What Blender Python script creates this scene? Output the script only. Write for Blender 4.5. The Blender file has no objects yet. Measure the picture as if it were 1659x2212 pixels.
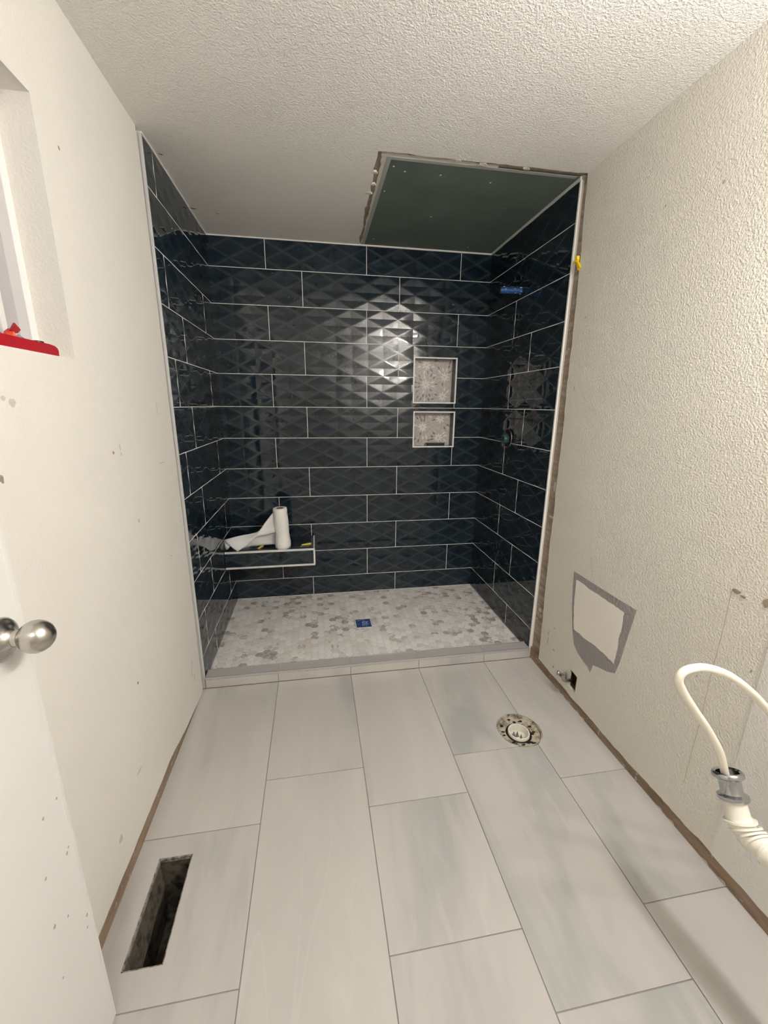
import bpy, bmesh, math, random
from mathutils import Vector, Matrix
from mathutils.geometry import tessellate_polygon

random.seed(7)
SC = bpy.context.scene
COL = SC.collection

# ------------------------------------------------------------------ measured dimensions (metres)
W, D, H = 1.791, 0.9493, 2.3905        # shower width, depth; ceiling height
P, Z0 = 0.205, 1.4025                  # tile course pitch, height of the course line at eye level
XL, XR = -0.006, 1.792                 # drywall planes of the bathroom
YF = -2.10                             # wall with the doorway, behind the viewer
ZS = 0.027                             # shower floor

# ------------------------------------------------------------------ camera
cd = bpy.data.cameras.new('camera')
cam = bpy.data.objects.new('camera', cd); COL.objects.link(cam)
cd.sensor_fit = 'VERTICAL'; cd.sensor_height = 24.0
cd.lens = 884.172 / 2212 * 24.0
cd.clip_start = 0.02
right = Vector((0.9865499, -0.16324607, 0.00836703)); upv = Vector((0.03309619, 0.24961388, 0.9677797))
fwd = Vector((0.16007476, 0.95448606, -0.25165937))
m = Matrix((right, upv, -fwd)).transposed().to_4x4()
m.translation = (0.59884, -1.94111, 1.41694)
cam.matrix_world = m
SC.camera = cam

# ------------------------------------------------------------------ world: pale overcast daylight
w = bpy.data.worlds.new('world'); SC.world = w; w.use_nodes = True
bg = w.node_tree.nodes['Background']
bg.inputs[0].default_value = (0.52, 0.68, 1.0, 1); bg.inputs[1].default_value = 0.75

# ------------------------------------------------------------------ colour management
SC.view_settings.view_transform = 'Standard'
SC.view_settings.look = 'None'
SC.view_settings.gamma = 1.0
SC.view_settings.use_curve_mapping = False
SC.view_settings.exposure = 0.0
SC.cycles.use_denoising = True
SC.cycles.max_bounces = 12
SC.cycles.diffuse_bounces = 8
SC.cycles.glossy_bounces = 5
SC.cycles.sample_clamp_indirect = 6.0
LAMP = 244.0                            # radiance of the vanity globes
HALL_FILL = 52.0                             # radiance of the unseen fill lamp added in the hallway

# ------------------------------------------------------------------ materials
def mat(name, color, rough=0.5, metal=0.0, spec=0.5):
    m = bpy.data.materials.new(name); m.use_nodes = True
    b = m.node_tree.nodes['Principled BSDF']
    b.inputs['Base Color'].default_value = (*color, 1)
    b.inputs['Roughness'].default_value = rough
    b.inputs['Metallic'].default_value = metal
    b.inputs['Specular IOR Level'].default_value = spec
    return m, m.node_tree, b
def nd(t, typ, **kw):
    n = t.nodes.new(typ)
    for k, v in kw.items(): setattr(n, k, v)
    return n
def noise(t, scale, detail=2, rough=0.5, vec=None, dist=0.0):
    n = nd(t, 'ShaderNodeTexNoise'); n.inputs['Scale'].default_value = scale
    n.inputs['Detail'].default_value = detail; n.inputs['Roughness'].default_value = rough
    n.inputs['Distortion'].default_value = dist
    if vec is not None: t.links.new(vec, n.inputs['Vector'])
    return n.outputs['Fac']
def ramp(t, fac, stops):
    r = nd(t, 'ShaderNodeValToRGB'); e = r.color_ramp.elements
    while len(e) < len(stops): e.new(0.5)
    for el, (p, c) in zip(e, stops):
        el.position = p; el.color = (*c, 1) if len(c) == 3 else c
    t.links.new(fac, r.inputs[0]); return r.outputs[0]
def mix(t, fac, a, b):
    n = nd(t, 'ShaderNodeMix', data_type='RGBA')
    if isinstance(fac, float): n.inputs[0].default_value = fac
    else: t.links.new(fac, n.inputs[0])
    for s, i in ((a, 6), (b, 7)):
        if isinstance(s, tuple): n.inputs[i].default_value = (*s, 1)
        else: t.links.new(s, n.inputs[i])
    return n.outputs[2]
def math_(t, op, a, b=None, c=None):
    n = nd(t, 'ShaderNodeMath', operation=op)
    for i, v in enumerate((a, b, c)):
        if v is None: continue
        if isinstance(v, (int, float)): n.inputs[i].default_value = v
        else: t.links.new(v, n.inputs[i])
    return n.outputs[0]
def pos(t): return nd(t, 'ShaderNodeNewGeometry').outputs['Position']
def bump(t, b, h, strength, dist=0.002):
    n = nd(t, 'ShaderNodeBump'); n.inputs['Strength'].default_value = strength
    n.inputs['Distance'].default_value = dist
    t.links.new(h, n.inputs['Height']); t.links.new(n.outputs[0], b.inputs['Normal'])
def mapping(t, vec, scale, loc=(0, 0, 0), rot=(0, 0, 0)):
    n = nd(t, 'ShaderNodeMapping'); n.inputs['Scale'].default_value = scale
    n.inputs['Location'].default_value = loc; n.inputs['Rotation'].default_value = rot
    t.links.new(vec, n.inputs['Vector']); return n.outputs[0]

def drywall(name, c, st, scale=95):
    m, t, b = mat(name, c, 0.62, spec=0.3)
    p = pos(t)
    n1 = noise(t, scale, 3, 0.55, p)
    h = ramp(t, n1, [(0.38, (0, 0, 0)), (0.66, (1, 1, 1))])
    bump(t, b, h, st, 0.0035)
    big = noise(t, 3.0, 3, 0.5, p)
    col = mix(t, big, tuple(x * 0.95 for x in c), tuple(min(1, x * 1.03) for x in c))
    t.links.new(col, b.inputs['Base Color'])
    return m
M = {}
M['wall_left'] = drywall('painted_drywall_smooth', (0.80, 0.77, 0.71), 0.20, 170)
M['wall_right'] = drywall('painted_drywall_textured', (0.81, 0.775, 0.695), 0.55, 160)
M['ceiling'] = drywall('textured_ceiling_paint', (0.85, 0.83, 0.785), 0.55, 165)
M['patch_panel'] = drywall('smooth_grey_white_drywall', (0.82, 0.80, 0.765), 0.35, 170)

def navy_tile():
    m, t, b = mat('navy_glazed_tile', (0.008, 0.018, 0.030), 0.04, spec=0.5)
    p = pos(t)
    v = noise(t, 9, 4, 0.6, p)
    col = ramp(t, v, [(0.3, (0.0045, 0.0100, 0.0160)), (0.7, (0.0100, 0.0205, 0.0300))])
    # the glaze breaks paler over the raised edges of each lozenge
    uv = nd(t, 'ShaderNodeUVMap', uv_map='relief').outputs[0]
    sp = nd(t, 'ShaderNodeSeparateXYZ'); t.links.new(uv, sp.inputs[0])
    def edge(op):
        f = math_(t, 'FRACT', math_(t, 'MULTIPLY', math_(t, op, sp.outputs[0], sp.outputs[1]), 0.5))
        d = math_(t, 'ABSOLUTE', math_(t, 'SUBTRACT', f, 0.5))
        return ramp(t, d, [(0.0, (1, 1, 1)), (0.05, (0.5, 0.5, 0.5)), (0.13, (0, 0, 0))])
    e = math_(t, 'MAXIMUM', edge('ADD'), edge('SUBTRACT'))
    e = math_(t, 'MULTIPLY', e, math_(t, 'MULTIPLY_ADD', noise(t, 14, 2, .5, p), 0.9, 0.2))
    col = mix(t, math_(t, 'MULTIPLY', e, 0.75), col, (0.052, 0.064, 0.070))
    t.links.new(col, b.inputs['Base Color'])
    bump(t, b, noise(t, 16, 2, 0.5, p), 0.05, 0.004)
    return m
M['navy'] = navy_tile()
M['navy_flat'], t, b = mat('navy_flat_glaze', (0.006, 0.012, 0.018), 0.08)
M['grout'], t, b = mat('off_white_grout', (0.84, 0.82, 0.77), 0.7)
bump(t, b, noise(t, 300, 2, .5, pos(t)), 0.2, 0.001)
M['grey_grout'], t, b = mat('mauve_grey_grout', (0.27, 0.235, 0.235), 0.8)
bump(t, b, noise(t, 300, 2, .5, pos(t)), 0.3, 0.001)

def floor_tile():
    m, t, b = mat('pale_stone_look_porcelain', (0.6, 0.57, 0.53), 0.38, spec=0.4)
    p = pos(t)
    oi = nd(t, 'ShaderNodeObjectInfo').outputs['Random']
    cmb = nd(t, 'ShaderNodeCombineXYZ'); t.links.new(math_(t, 'MULTIPLY', oi, 13.0), cmb.inputs[0]); t.links.new(math_(t, 'MULTIPLY', oi, 7.0), cmb.inputs[1])
    add = nd(t, 'ShaderNodeVectorMath', operation='ADD'); t.links.new(p, add.inputs[0]); t.links.new(cmb.outputs[0], add.inputs[1])
    v = mapping(t, add.outputs[0], (4.2, 0.9, 1), rot=(0, 0, 0.16))
    a = noise(t, 1.0, 4, 0.55, v, 0.5)
    c1 = ramp(t, a, [(0.34, (0.365, 0.37, 0.35)), (0.46, (0.46, 0.44, 0.415)), (0.60, (0.495, 0.475, 0.445)), (0.75, (0.53, 0.51, 0.48))])
    v2 = mapping(t, add.outputs[0], (7, 0.9, 1), rot=(0, 0, -0.2), loc=(3, 1, 0))
    veins = noise(t, 1.0, 2, 0.5, v2, 0.8)
    line = ramp(t, veins, [(0.485, (0, 0, 0)), (0.5, (1, 1, 1)), (0.53, (0, 0, 0))])
    gate = ramp(t, noise(t, 1.6, 1, .5, add.outputs[0]), [(0.5, (0, 0, 0)), (0.62, (1, 1, 1))])
    f = nd(t, 'ShaderNodeMix', data_type='FLOAT')
    lm = math_(t, 'MULTIPLY', line, gate)
    c2 = mix(t, math_(t, 'MULTIPLY', lm, 0.22), c1, (0.60, 0.59, 0.56))
    t.links.new(c2, b.inputs['Base Color'])
    bump(t, b, noise(t, 140, 2, 0.5, p), 0.06, 0.001)
    return m
M['floor_tile'] = floor_tile()
M['curb_top'], t, b = mat('curb_tile_painted_reflection', (0.40, 0.385, 0.37), 0.5)  # grey puts the navy wall's grazing reflection into the colour
bump(t, b, noise(t, 90, 3, .5, pos(t)), 0.05, 0.001)

def hex_marble():
    m, t, b = mat('white_marble_hexagon', (0.7, 0.67, 0.63), 0.22)
    g = nd(t, 'ShaderNodeNewGeometry'); p = g.outputs['Position']
    r = math_(t, 'FRACT', math_(t, 'ADD', math_(t, 'MULTIPLY', nd(t, 'ShaderNodeObjectInfo').outputs['Random'], 17.3), math_(t, 'MULTIPLY', g.outputs['Random Per Island'], 5.7)))
    cmb = nd(t, 'ShaderNodeCombineXYZ')
    for i, k in enumerate((31.0, 17.0, 9.0)): t.links.new(math_(t, 'MULTIPLY', r, k), cmb.inputs[i])
    add = nd(t, 'ShaderNodeVectorMath', operation='ADD'); t.links.new(p, add.inputs[0]); t.links.new(cmb.outputs[0], add.inputs[1])
    base = ramp(t, r, [(0.0, (0.70, 0.66, 0.62)), (0.35, (0.80, 0.78, 0.745)), (0.7, (0.85, 0.84, 0.81)), (1.0, (0.70, 0.655, 0.61))])
    vein = noise(t, 17, 2, 0.5, add.outputs[0], 0.8)
    vl = ramp(t, vein, [(0.40, (0, 0, 0)), (0.49, (1, 1, 1)), (0.60, (0, 0, 0))])
    # veined tiles come in clusters, as cut from the same stone
    cl = noise(t, 3.2, 2, 0.5, p)
    sel = math_(t, 'ADD', math_(t, 'MULTIPLY', cl, 0.35), math_(t, 'MULTIPLY', math_(t, 'FRACT', math_(t, 'MULTIPLY', r, 7.13)), 0.50))
    gate = ramp(t, sel, [(0.535, (0, 0, 0)), (0.60, (1, 1, 1))])
    dark = ramp(t, math_(t, 'FRACT', math_(t, 'MULTIPLY', r, 3.77)), [(0.0, (0.34, 0.295, 0.27)), (0.5, (0.42, 0.38, 0.355)), (1.0, (0.26, 0.23, 0.215))])
    c = mix(t, math_(t, 'MULTIPLY', math_(t, 'MULTIPLY', vl, gate), 0.95), base, dark)
    g2 = ramp(t, sel, [(0.625, (0, 0, 0)), (0.65, (1, 1, 1))])
    c = mix(t, math_(t, 'MULTIPLY', g2, 0.62), c, (0.32, 0.285, 0.26))
    t.links.new(c, b.inputs['Base Color'])
    return m
M['hex'] = hex_marble()
M['hex_grout'], _, _ = mat('warm_grey_grout', (0.50, 0.465, 0.425), 0.7)

M['trim_metal'], _, _ = mat('satin_aluminium_edge', (0.70, 0.69, 0.67), 0.32, 0.15)
M['trim_white'], _, _ = mat('bright_white_edge_trim', (0.92, 0.90, 0.86), 0.35)
M['curb_metal'], _, _ = mat('grey_metal_curb_edge', (0.52, 0.51, 0.50), 0.3, 0.4)
M['caulk'], _, _ = mat('white_caulk', (0.74, 0.72, 0.67), 0.6)
def wood(name, a, c):
    m, t, b = mat(name, a, 0.8)
    p = pos(t)
    n = noise(t, 6, 4, 0.6, mapping(t, p, (6, 1, 6)))
    col = ramp(t, n, [(0.35, a), (0.65, c)])
    fl = ramp(t, noise(t, 45, 2, .5, p), [(0.66, (0, 0, 0)), (0.70, (1, 1, 1))])
    col = mix(t, math_(t, 'MULTIPLY', fl, 0.6), col, (0.6, 0.55, 0.48))
    t.links.new(col, b.inputs['Base Color']); bump(t, b, n, 0.4, 0.003)
    return m
M['stud'] = wood('bare_brown_stud', (0.20, 0.135, 0.085), (0.33, 0.245, 0.175))
M['torn'] = wood('torn_brown_paper', (0.24, 0.18, 0.135), (0.42, 0.35, 0.28))
M['gypsum'], t, b = mat('bare_gypsum', (0.62, 0.585, 0.53), 0.85)
bump(t, b, noise(t, 120, 4, .6, pos(t)), 0.6, 0.003)
M['tape'], t, b = mat('grey_mesh_tape', (0.36, 0.365, 0.34), 0.8)
bump(t, b, noise(t, 250, 1, .5, pos(t)), 0.4, 0.002)
def green_board():
    m, t, b = mat('green_moisture_board', (0.10, 0.13, 0.11), 0.7, spec=0.2)
    p = pos(t)
    n = noise(t, 5, 4, 0.6, p)
    col = ramp(t, n, [(0.3, (0.098, 0.128, 0.110)), (0.7, (0.125, 0.158, 0.135))])
    sc_ = ramp(t, noise(t, 11, 3, .6, mapping(t, p, (1, 3, 1))), [(0.68, (0, 0, 0)), (0.76, (1, 1, 1))])
    col = mix(t, math_(t, 'MULTIPLY', sc_, 0.35), col, (0.36, 0.38, 0.35))
    t.links.new(col, b.inputs['Base Color']); return m
M['green_board'] = green_board()
M['black'], _, _ = mat('black_plastic', (0.006, 0.006, 0.007), 0.35)
M['dark'], _, _ = mat('painted_cavity_shade', (0.012, 0.011, 0.010), 0.9)  # near-black that paints the shade inside wall gaps
M['door_white'], t, b = mat('white_door_paint', (0.74, 0.725, 0.70), 0.45)
bump(t, b, noise(t, 110, 2, .5, pos(t)), 0.12, 0.001)
M['scuff'], _, _ = mat('grey_scuff', (0.40, 0.365, 0.33), 0.8)
M['scuff_faint'], _, _ = mat('faint_tan_scuff', (0.58, 0.53, 0.46), 0.8)
M['crack'], _, _ = mat('brown_hairline', (0.47, 0.41, 0.32), 0.8)
M['nickel'], t, b = mat('brushed_nickel', (0.50, 0.475, 0.44), 0.27, 1.0)
M['chrome'], t, b = mat('chrome', (0.50, 0.51, 0.525), 0.16, 1.0)
bump(t, b, noise(t, 60, 2, .5, pos(t)), 0.25, 0.002)
M['pvc'], _, _ = mat('white_pvc', (0.80, 0.77, 0.68), 0.38)
M['plug_grey'], _, _ = mat('grey_plug_plastic', (0.17, 0.165, 0.155), 0.5)
M['hose'], _, _ = mat('cream_tubing', (0.84, 0.79, 0.67), 0.38)
def paper():
    m, t, b = mat('white_paper_towel', (0.86, 0.845, 0.81), 0.9, spec=0.1)
    p = pos(t)
    v = nd(t, 'ShaderNodeTexVoronoi'); v.inputs['Scale'].default_value = 120; t.links.new(p, v.inputs['Vector'])
    bump(t, b, v.outputs['Distance'], 0.5, 0.004); return m
M['paper'] = paper()
M['paper_sheet'], t, b = mat('thin_paper_sheet', (0.74, 0.74, 0.73), 0.9, spec=0.1)
bump(t, b, noise(t, 220, 2, .5, pos(t)), 0.15, 0.002)
M['cardboard'], _, _ = mat('brown_cardboard', (0.17, 0.075, 0.04), 0.9)
M['yellow'], _, _ = mat('yellow_plastic', (0.86, 0.70, 0.12), 0.45)
M['yellow_bright'], _, _ = mat('strong_yellow_plastic', (0.86, 0.60, 0.012), 0.45)
def tape(name, c):
    m, t, b = mat(name, c, 0.45)
    n = noise(t, 55, 4, .65, pos(t))
    col = mix(t, ramp(t, n, [(0.58, (0, 0, 0)), (0.70, (1, 1, 1))]), tuple(x * .9 for x in c), (0.16, 0.26, 0.46))
    t.links.new(col, b.inputs['Base Color']); bump(t, b, n, 0.3, 0.002); return m
M['blue_tape'] = tape('blue_painter_tape', (0.012, 0.075, 0.26))
M['blue_film'] = tape('blue_protective_film', (0.012, 0.045, 0.22))
M['white_print'], _, _ = mat('white_print', (0.55, 0.60, 0.70), 0.6)
M['green_guard'], _, _ = mat('dark_green_plastic', (0.012, 0.055, 0.042), 0.4)
M['red'], _, _ = mat('red_plastic', (0.34, 0.006, 0.015), 0.38)
M['red_orange'], _, _ = mat('red_orange_print', (0.75, 0.07, 0.025), 0.4)
M['blue_label'], _, _ = mat('blue_label', (0.025, 0.09, 0.33), 0.4)
M['clear'], t, b = mat('clear_crinkled_plastic', (0.70, 0.74, 0.80), 0.12)
b.inputs['Transmission Weight'].default_value = 0.55
bump(t, b, noise(t, 60, 3, .6, pos(t)), 0.9, 0.01)
M['vinyl'], _, _ = mat('white_vinyl_frame', (0.82, 0.81, 0.79), 0.35)
M['vinyl_shaded'], _, _ = mat('vinyl_painted_shade', (0.42, 0.40, 0.41), 0.45)  # darker copy of the vinyl, with the recess shade put into its colour
M['glass'], t, b = mat('window_glass', (0.95, 0.97, 1.0), 0.0)
b.inputs['Transmission Weight'].default_value = 1.0; b.inputs['IOR'].default_value = 1.02
M['niche_back'], t, b = mat('grey_beige_mosaic', (0.47, 0.43, 0.40), 0.4)
t.links.new(ramp(t, noise(t, 60, 3, .6, pos(t)), [(0.3, (0.42, 0.39, 0.365)), (0.7, (0.60, 0.565, 0.535))]), b.inputs['Base Color'])
M['petal_white'], _, _ = mat('white_marble_petal', (0.80, 0.76, 0.70), 0.35)
M['petal_grey'], _, _ = mat('grey_marble_petal', (0.45, 0.41, 0.38), 0.35)
M['petal_brown'], _, _ = mat('brown_grey_marble_petal', (0.20, 0.165, 0.145), 0.35)
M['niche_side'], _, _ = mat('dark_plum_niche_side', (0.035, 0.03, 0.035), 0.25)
def dirty(name, a, c, s=30):
    m, t, b = mat(name, a, 0.85)
    n = noise(t, s, 4, .65, pos(t))
    t.links.new(ramp(t, n, [(0.34, a), (0.56, c)]), b.inputs['Base Color']); bump(t, b, n, .8, .004); return m
M['duct_metal'] = dirty('dusty_duct_metal', (0.018, 0.014, 0.010), (0.105, 0.088, 0.066), 34)
M['thinset'] = dirty('grey_mortar', (0.05, 0.045, 0.04), (0.30, 0.27, 0.23), 45)
M['flange_rim'] = dirty('mortar_smeared_flange', (0.06, 0.05, 0.04), (0.42, 0.365, 0.285), 30)
M['primer'], t, b = mat('grey_primer_paint', (0.335, 0.315, 0.305), 0.6)
bump(t, b, ramp(t, noise(t, 85, 3, .55, pos(t)), [(0.38, (0, 0, 0)), (0.66, (1, 1, 1))]), 0.6, 0.0035)
M['spackle'], t, b = mat('white_repair_patch', (0.92, 0.87, 0.80), 0.6)
bump(t, b, noise(t, 85, 3, .55, pos(t)), 0.25, 0.003)

# ------------------------------------------------------------------ mesh helpers
def link(name, me, mt=None, parent=None, loc=None):
    o = bpy.data.objects.new(name, me); COL.objects.link(o)
    if mt is not None and me is not None and not me.materials: me.materials.append(mt)
    if loc is not None: o.location = loc
    if parent is not None:
        o.parent = parent
        o.matrix_parent_inverse = wm(parent).inverted()
    return o
def wm(o):
    b = Matrix.LocRotScale(o.location, o.rotation_euler, o.scale)
    if o.parent: return wm(o.parent) @ o.matrix_parent_inverse @ b
    return b
def bm_obj(name, bm, mt, parent=None, smooth=False):
    bmesh.ops.recalc_face_normals(bm, faces=bm.faces[:])
    me = bpy.data.meshes.new(name)
    if smooth:
        for f in bm.faces: f.smooth = True
    bm.to_mesh(me); bm.free()
    return link(name, me, mt, parent)
def tag(o, label, cat, group=None):
    o['label'] = label; o['category'] = cat
    if group: o['group'] = group
    return o
def struct(o): o['kind'] = 'structure'; return o
def thing(name, label, cat, loc, group=None):
    return tag(link(name, None, None, None, loc), label, cat, group)
def bx(bm, a, b, bev=0.0):
    x0, y0, z0 = a; x1, y1, z1 = b
    vs = [bm.verts.new(v) for v in ((x0,y0,z0),(x1,y0,z0),(x1,y1,z0),(x0,y1,z0),(x0,y0,z1),(x1,y0,z1),(x1,y1,z1),(x0,y1,z1))]
    fs = [bm.faces.new([vs[i] for i in q]) for q in ((0,3,2,1),(4,5,6,7),(0,1,5,4),(1,2,6,5),(2,3,7,6),(3,0,4,7))]
    if bev:
        es = list({e for f in fs for e in f.edges})
        bmesh.ops.bevel(bm, geom=es, offset=bev, segments=2, profile=0.5, affect='EDGES')
def box(name, a, b, mt, parent=None, bev=0.0):
    bm = bmesh.new(); bx(bm, a, b, bev); return bm_obj(name, bm, mt, parent)
def frame_from(n):
    n = Vector(n).normalized(); a = Vector((0, 0, 1)) if abs(n.z) < 0.9 else Vector((1, 0, 0))
    u = n.cross(a).normalized(); return u, n.cross(u).normalized(), n
def lathe(bm, origin, axis, prof, seg=32, caps=True):
    """prof: list of (distance along axis, radius)"""
    u, v, n = frame_from(axis); o = Vector(origin); rings = []
    for d, r in prof:
        if r < 1e-6: rings.append([bm.verts.new(o + n * d)])
        else: rings.append([bm.verts.new(o + n * d + (u * math.cos(2*math.pi*k/seg) + v * math.sin(2*math.pi*k/seg)) * r) for k in range(seg)])
    for a, b in zip(rings, rings[1:]):
        for k in range(seg):
            k2 = (k + 1) % seg
            if len(a) == 1 and len(b) == 1: continue
            if len(a) == 1: bm.faces.new((a[0], b[k2], b[k]))
            elif len(b) == 1: bm.faces.new((a[k], a[k2], b[0]))
            else: bm.faces.new((a[k], a[k2], b[k2], b[k]))
    if caps:
        for rg in (rings[0], rings[-1]):
            if len(rg) > 1: bm.faces.new(rg)
def lathe_obj(name, origin, axis, prof, mt, parent=None, seg=32, caps=True):
    bm = bmesh.new(); lathe(bm, origin, axis, prof, seg, caps)
    o = bm_obj(name, bm, mt, parent, True)
    try: o.data.set_sharp_from_angle(angle=math.radians(40))
    except Exception: pass
    return o
def catmull(pts, n=10):
    pts = [Vector(p) for p in pts]; out = []
    q = [2*pts[0]-pts[1]] + pts + [2*pts[-1]-pts[-2]]
    for i in range(1, len(q)-2):
        p0, p1, p2, p3 = q[i-1:i+3]
        for k in range(n):
            s = k / n
            out.append(0.5*((2*p1)+(p2-p0)*s+(2*p0-5*p1+4*p2-p3)*s*s+(3*p1-p0-3*p2+p3)*s**3))
    return out + [pts[-1]]
def tube(bm, pts, r, seg=14, caps=True):
    pts = [Vector(p) for p in pts]; rings = []
    tan = [(pts[min(i+1, len(pts)-1)] - pts[max(i-1, 0)]).normalized() for i in range(len(pts))]
    u, v, _ = frame_from(tan[0])
    for i, (p, tn) in enumerate(zip(pts, tan)):
        u = (u - tn * u.dot(tn)).normalized(); v = tn.cross(u)
        rr = r[i] if isinstance(r, list) else r
        rings.append([bm.verts.new(p + (u*math.cos(2*math.pi*k/seg) + v*math.sin(2*math.pi*k/seg))*rr) for k in range(seg)])
    for a, b in zip(rings, rings[1:]):
        for k in range(seg): bm.faces.new((a[k], a[(k+1)%seg], b[(k+1)%seg], b[k]))
    if caps: bm.faces.new(rings[0]); bm.faces.new(rings[-1])
def slab(bm, outer, holes, to3, th):
    """flat polygon with holes (2D points), extruded by th along the third axis; to3(u, v, w) -> xyz"""
    loops = [outer] + list(holes)
    tri = tessellate_polygon([[Vector((p[0], p[1], 0)) for p in l] for l in loops])
    flat = [p for l in loops for p in l]
    A = [bm.verts.new(to3(p[0], p[1], 0)) for p in flat]; B = [bm.verts.new(to3(p[0], p[1], th)) for p in flat]
    for a, b, c in tri:
        bm.faces.new((A[a], A[b], A[c])); bm.faces.new((B[c], B[b], B[a]))
    k = 0
    for l in loops:
        n = len(l)
        for i in range(n):
            j = (i + 1) % n
            bm.faces.new((A[k+i], A[k+j], B[k+j], B[k+i]))
        k += n
def slab_obj(name, outer, holes, to3, th, mt, parent=None):
    bm = bmesh.new(); slab(bm, outer, holes, to3, th); return bm_obj(name, bm, mt, parent)
def rect(u0, v0, u1, v1): return [(u0, v0), (u1, v0), (u1, v1), (u0, v1)]
def jag(a, b, n, amp, rnd):
    """rough line from a to b (end point left out)"""
    a, b = Vector(a), Vector(b); d = b - a; nn = Vector((-d.y, d.x)).normalized(); out = [tuple(a)]; off = 0
    for i in range(1, n):
        off = 0.6 * off + rnd.uniform(-amp, amp)
        out.append(tuple(a + d * ((i + rnd.uniform(-.3, .3)) / n) + nn * off))
    return out

# ------------------------------------------------------------------ the room shell
rnd = random.Random(3)
# floor substrate (mauve grout bed), with the duct and toilet drain openings
DUCT = (0.060, -1.123, 0.162, -0.845)
FC, FR = (1.468, -0.515), 0.0995
circ = [(FC[0] + FR*1.0*math.cos(2*math.pi*k/40), FC[1] + FR*math.sin(2*math.pi*k/40)) for k in range(40)]
floor = struct(slab_obj('floor', rect(-0.12, YF - 0.15, W + 0.12, 0.0), [rect(DUCT[0], DUCT[1], DUCT[2], DUCT[3]), circ],
                 lambda u, v, w_: (u, v, -0.0022 - w_), 0.018, M['grey_grout']))
# floor tiles
JX = [-0.0120, 0.366, 0.748, 1.1265, 1.509, 1.806]
rows = [[-0.010, -0.778, -1.202, -1.97, -2.25], [-0.010, -0.606, -1.372, -2.14], [-0.010, -0.776, -1.200, -1.968, -2.25],
        [-0.010, -0.605, -1.3675, -2.13], [-0.010, -0.776, -1.202, -1.970, -2.25]]
G = 0.0016
def floor_cut(bm, o3):
    pass
def add_floor_tile(x0, y0, x1, y1):
    bm = bmesh.new()
    bx(bm, (x0 + G, y0 + G, -0.0018), (x1 - G, y1 - G, 0.0))
    # keep the opening for the duct / drain free: cut in 2D first
    dx = (DUCT[0] < x1 and DUCT[2] > x0 and DUCT[1] < y1 and DUCT[3] > y0)
    nx, ny = max(x0, min(FC[0], x1)), max(y0, min(FC[1], y1))
    near = math.hypot(nx - FC[0], ny - FC[1]) < FR
    if dx:
        bm.free(); bm = bmesh.new()
        slab(bm, rect(x0+G, y0+G, x1-G, y1-G), [rect(*DUCT)], lambda u, v, w_: (u, v, -w_), 0.0102)
        return bm_obj('tile', bm, M['floor_tile'], floor)
    if near:
        bm.free(); bm = bmesh.new()
        # outline walked along the rectangle, replaced by the arc where it lies inside the hole
        N = 24; a, b_, c, d = x0+G, y0+G, x1-G, y1-G
        corner = [(a, b_), (c, b_), (c, d), (a, d)]; dense = []
        for i in range(4):
            p, q = Vector(corner[i]), Vector(corner[(i+1) % 4])
            for k in range(200): dense.append(p.lerp(q, k / 200))
        inside = [(p - Vector(FC)).length < FR for p in dense]
        st = next(i for i in range(len(dense)) if inside[i-1] and not inside[i])
        seq = dense[st:] + dense[:st]; ins = inside[st:] + inside[:st]
        last = max(i for i in range(len(seq)) if not ins[i])
        keep = [p for i, p in enumerate(seq[:last+1]) if i in (0, last) or any((p - Vector(cc)).length < 1e-6 for cc in corner)]
        a0 = math.atan2(seq[last].y - FC[1], seq[last].x - FC[0]); a1 = math.atan2(seq[0].y - FC[1], seq[0].x - FC[0])
        best = None
        for s in (0, 2*math.pi, -2*math.pi):
            mid = (a0 + a1 + s) / 2; mp = (FC[0] + FR*math.cos(mid), FC[1] + FR*math.sin(mid))
            if a - 1e-3 <= mp[0] <= c + 1e-3 and b_ - 1e-3 <= mp[1] <= d + 1e-3 and abs(a1 + s - a0) < 2*math.pi:
                best = s if best is None or abs(a1+s-a0) < abs(a1+best-a0) or True else best; break
        s = best or 0
        arc = [(FC[0] + FR*math.cos(a0 + (a1+s-a0)*k/N), FC[1] + FR*math.sin(a0 + (a1+s-a0)*k/N)) for k in range(1, N)]
        slab(bm, [tuple(p) for p in keep] + arc, [], lambda u, v, w_: (u, v, -w_), 0.0102)
        return bm_obj('tile', bm, M['floor_tile'], floor)
    return bm_obj('tile', bm, M['floor_tile'], floor)
for ci, ys in enumerate(rows):
    for y1, y0 in zip(ys, ys[1:]): add_floor_tile(JX[ci], y0, JX[ci+1], y1)

# ceiling, with the rough-cut opening of the moisture board
hole = (jag((0.882, -0.036), (1.80, -0.043), 34, 0.004, rnd) + [(1.80, -0.043), (1.84, -0.043), (1.84, 1.02), (0.90, 1.02)]
        + jag((0.906, 0.95), (0.882, -0.036), 30, 0.006, rnd))
ceil = struct(slab_obj('ceiling', rect(-0.12, YF - 0.15, W + 0.14, D + 0.12), [hole], lambda u, v, w_: (u, v, H + w_), 0.04, M['ceiling']))
box('torn_paper', (0.86, -0.06, H + 0.0125), (W + 0.05, 1.0, H + 0.016), M['torn'], ceil)
gb = slab_obj('moisture_board', [(0.937, 0.015), (W + 0.01, 0.004), (W + 0.01, D + 0.01), (0.945, D + 0.01)], [], lambda u, v, w_: (u, v, H + 0.006 + w_), 0.006, M['green_board'], ceil)
gb['label'] = 'dark green moisture-resistant board'
bm = bmesh.new()
bx(bm, (0.925, 0.0195, H + 0.004), (0.944, D, H + 0.0055)); bx(bm, (0.925, 0.0, H + 0.004), (W - 0.02, 0.0190, H + 0.0055))
bm_obj('mesh_tape', bm, M['tape'], ceil)
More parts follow.
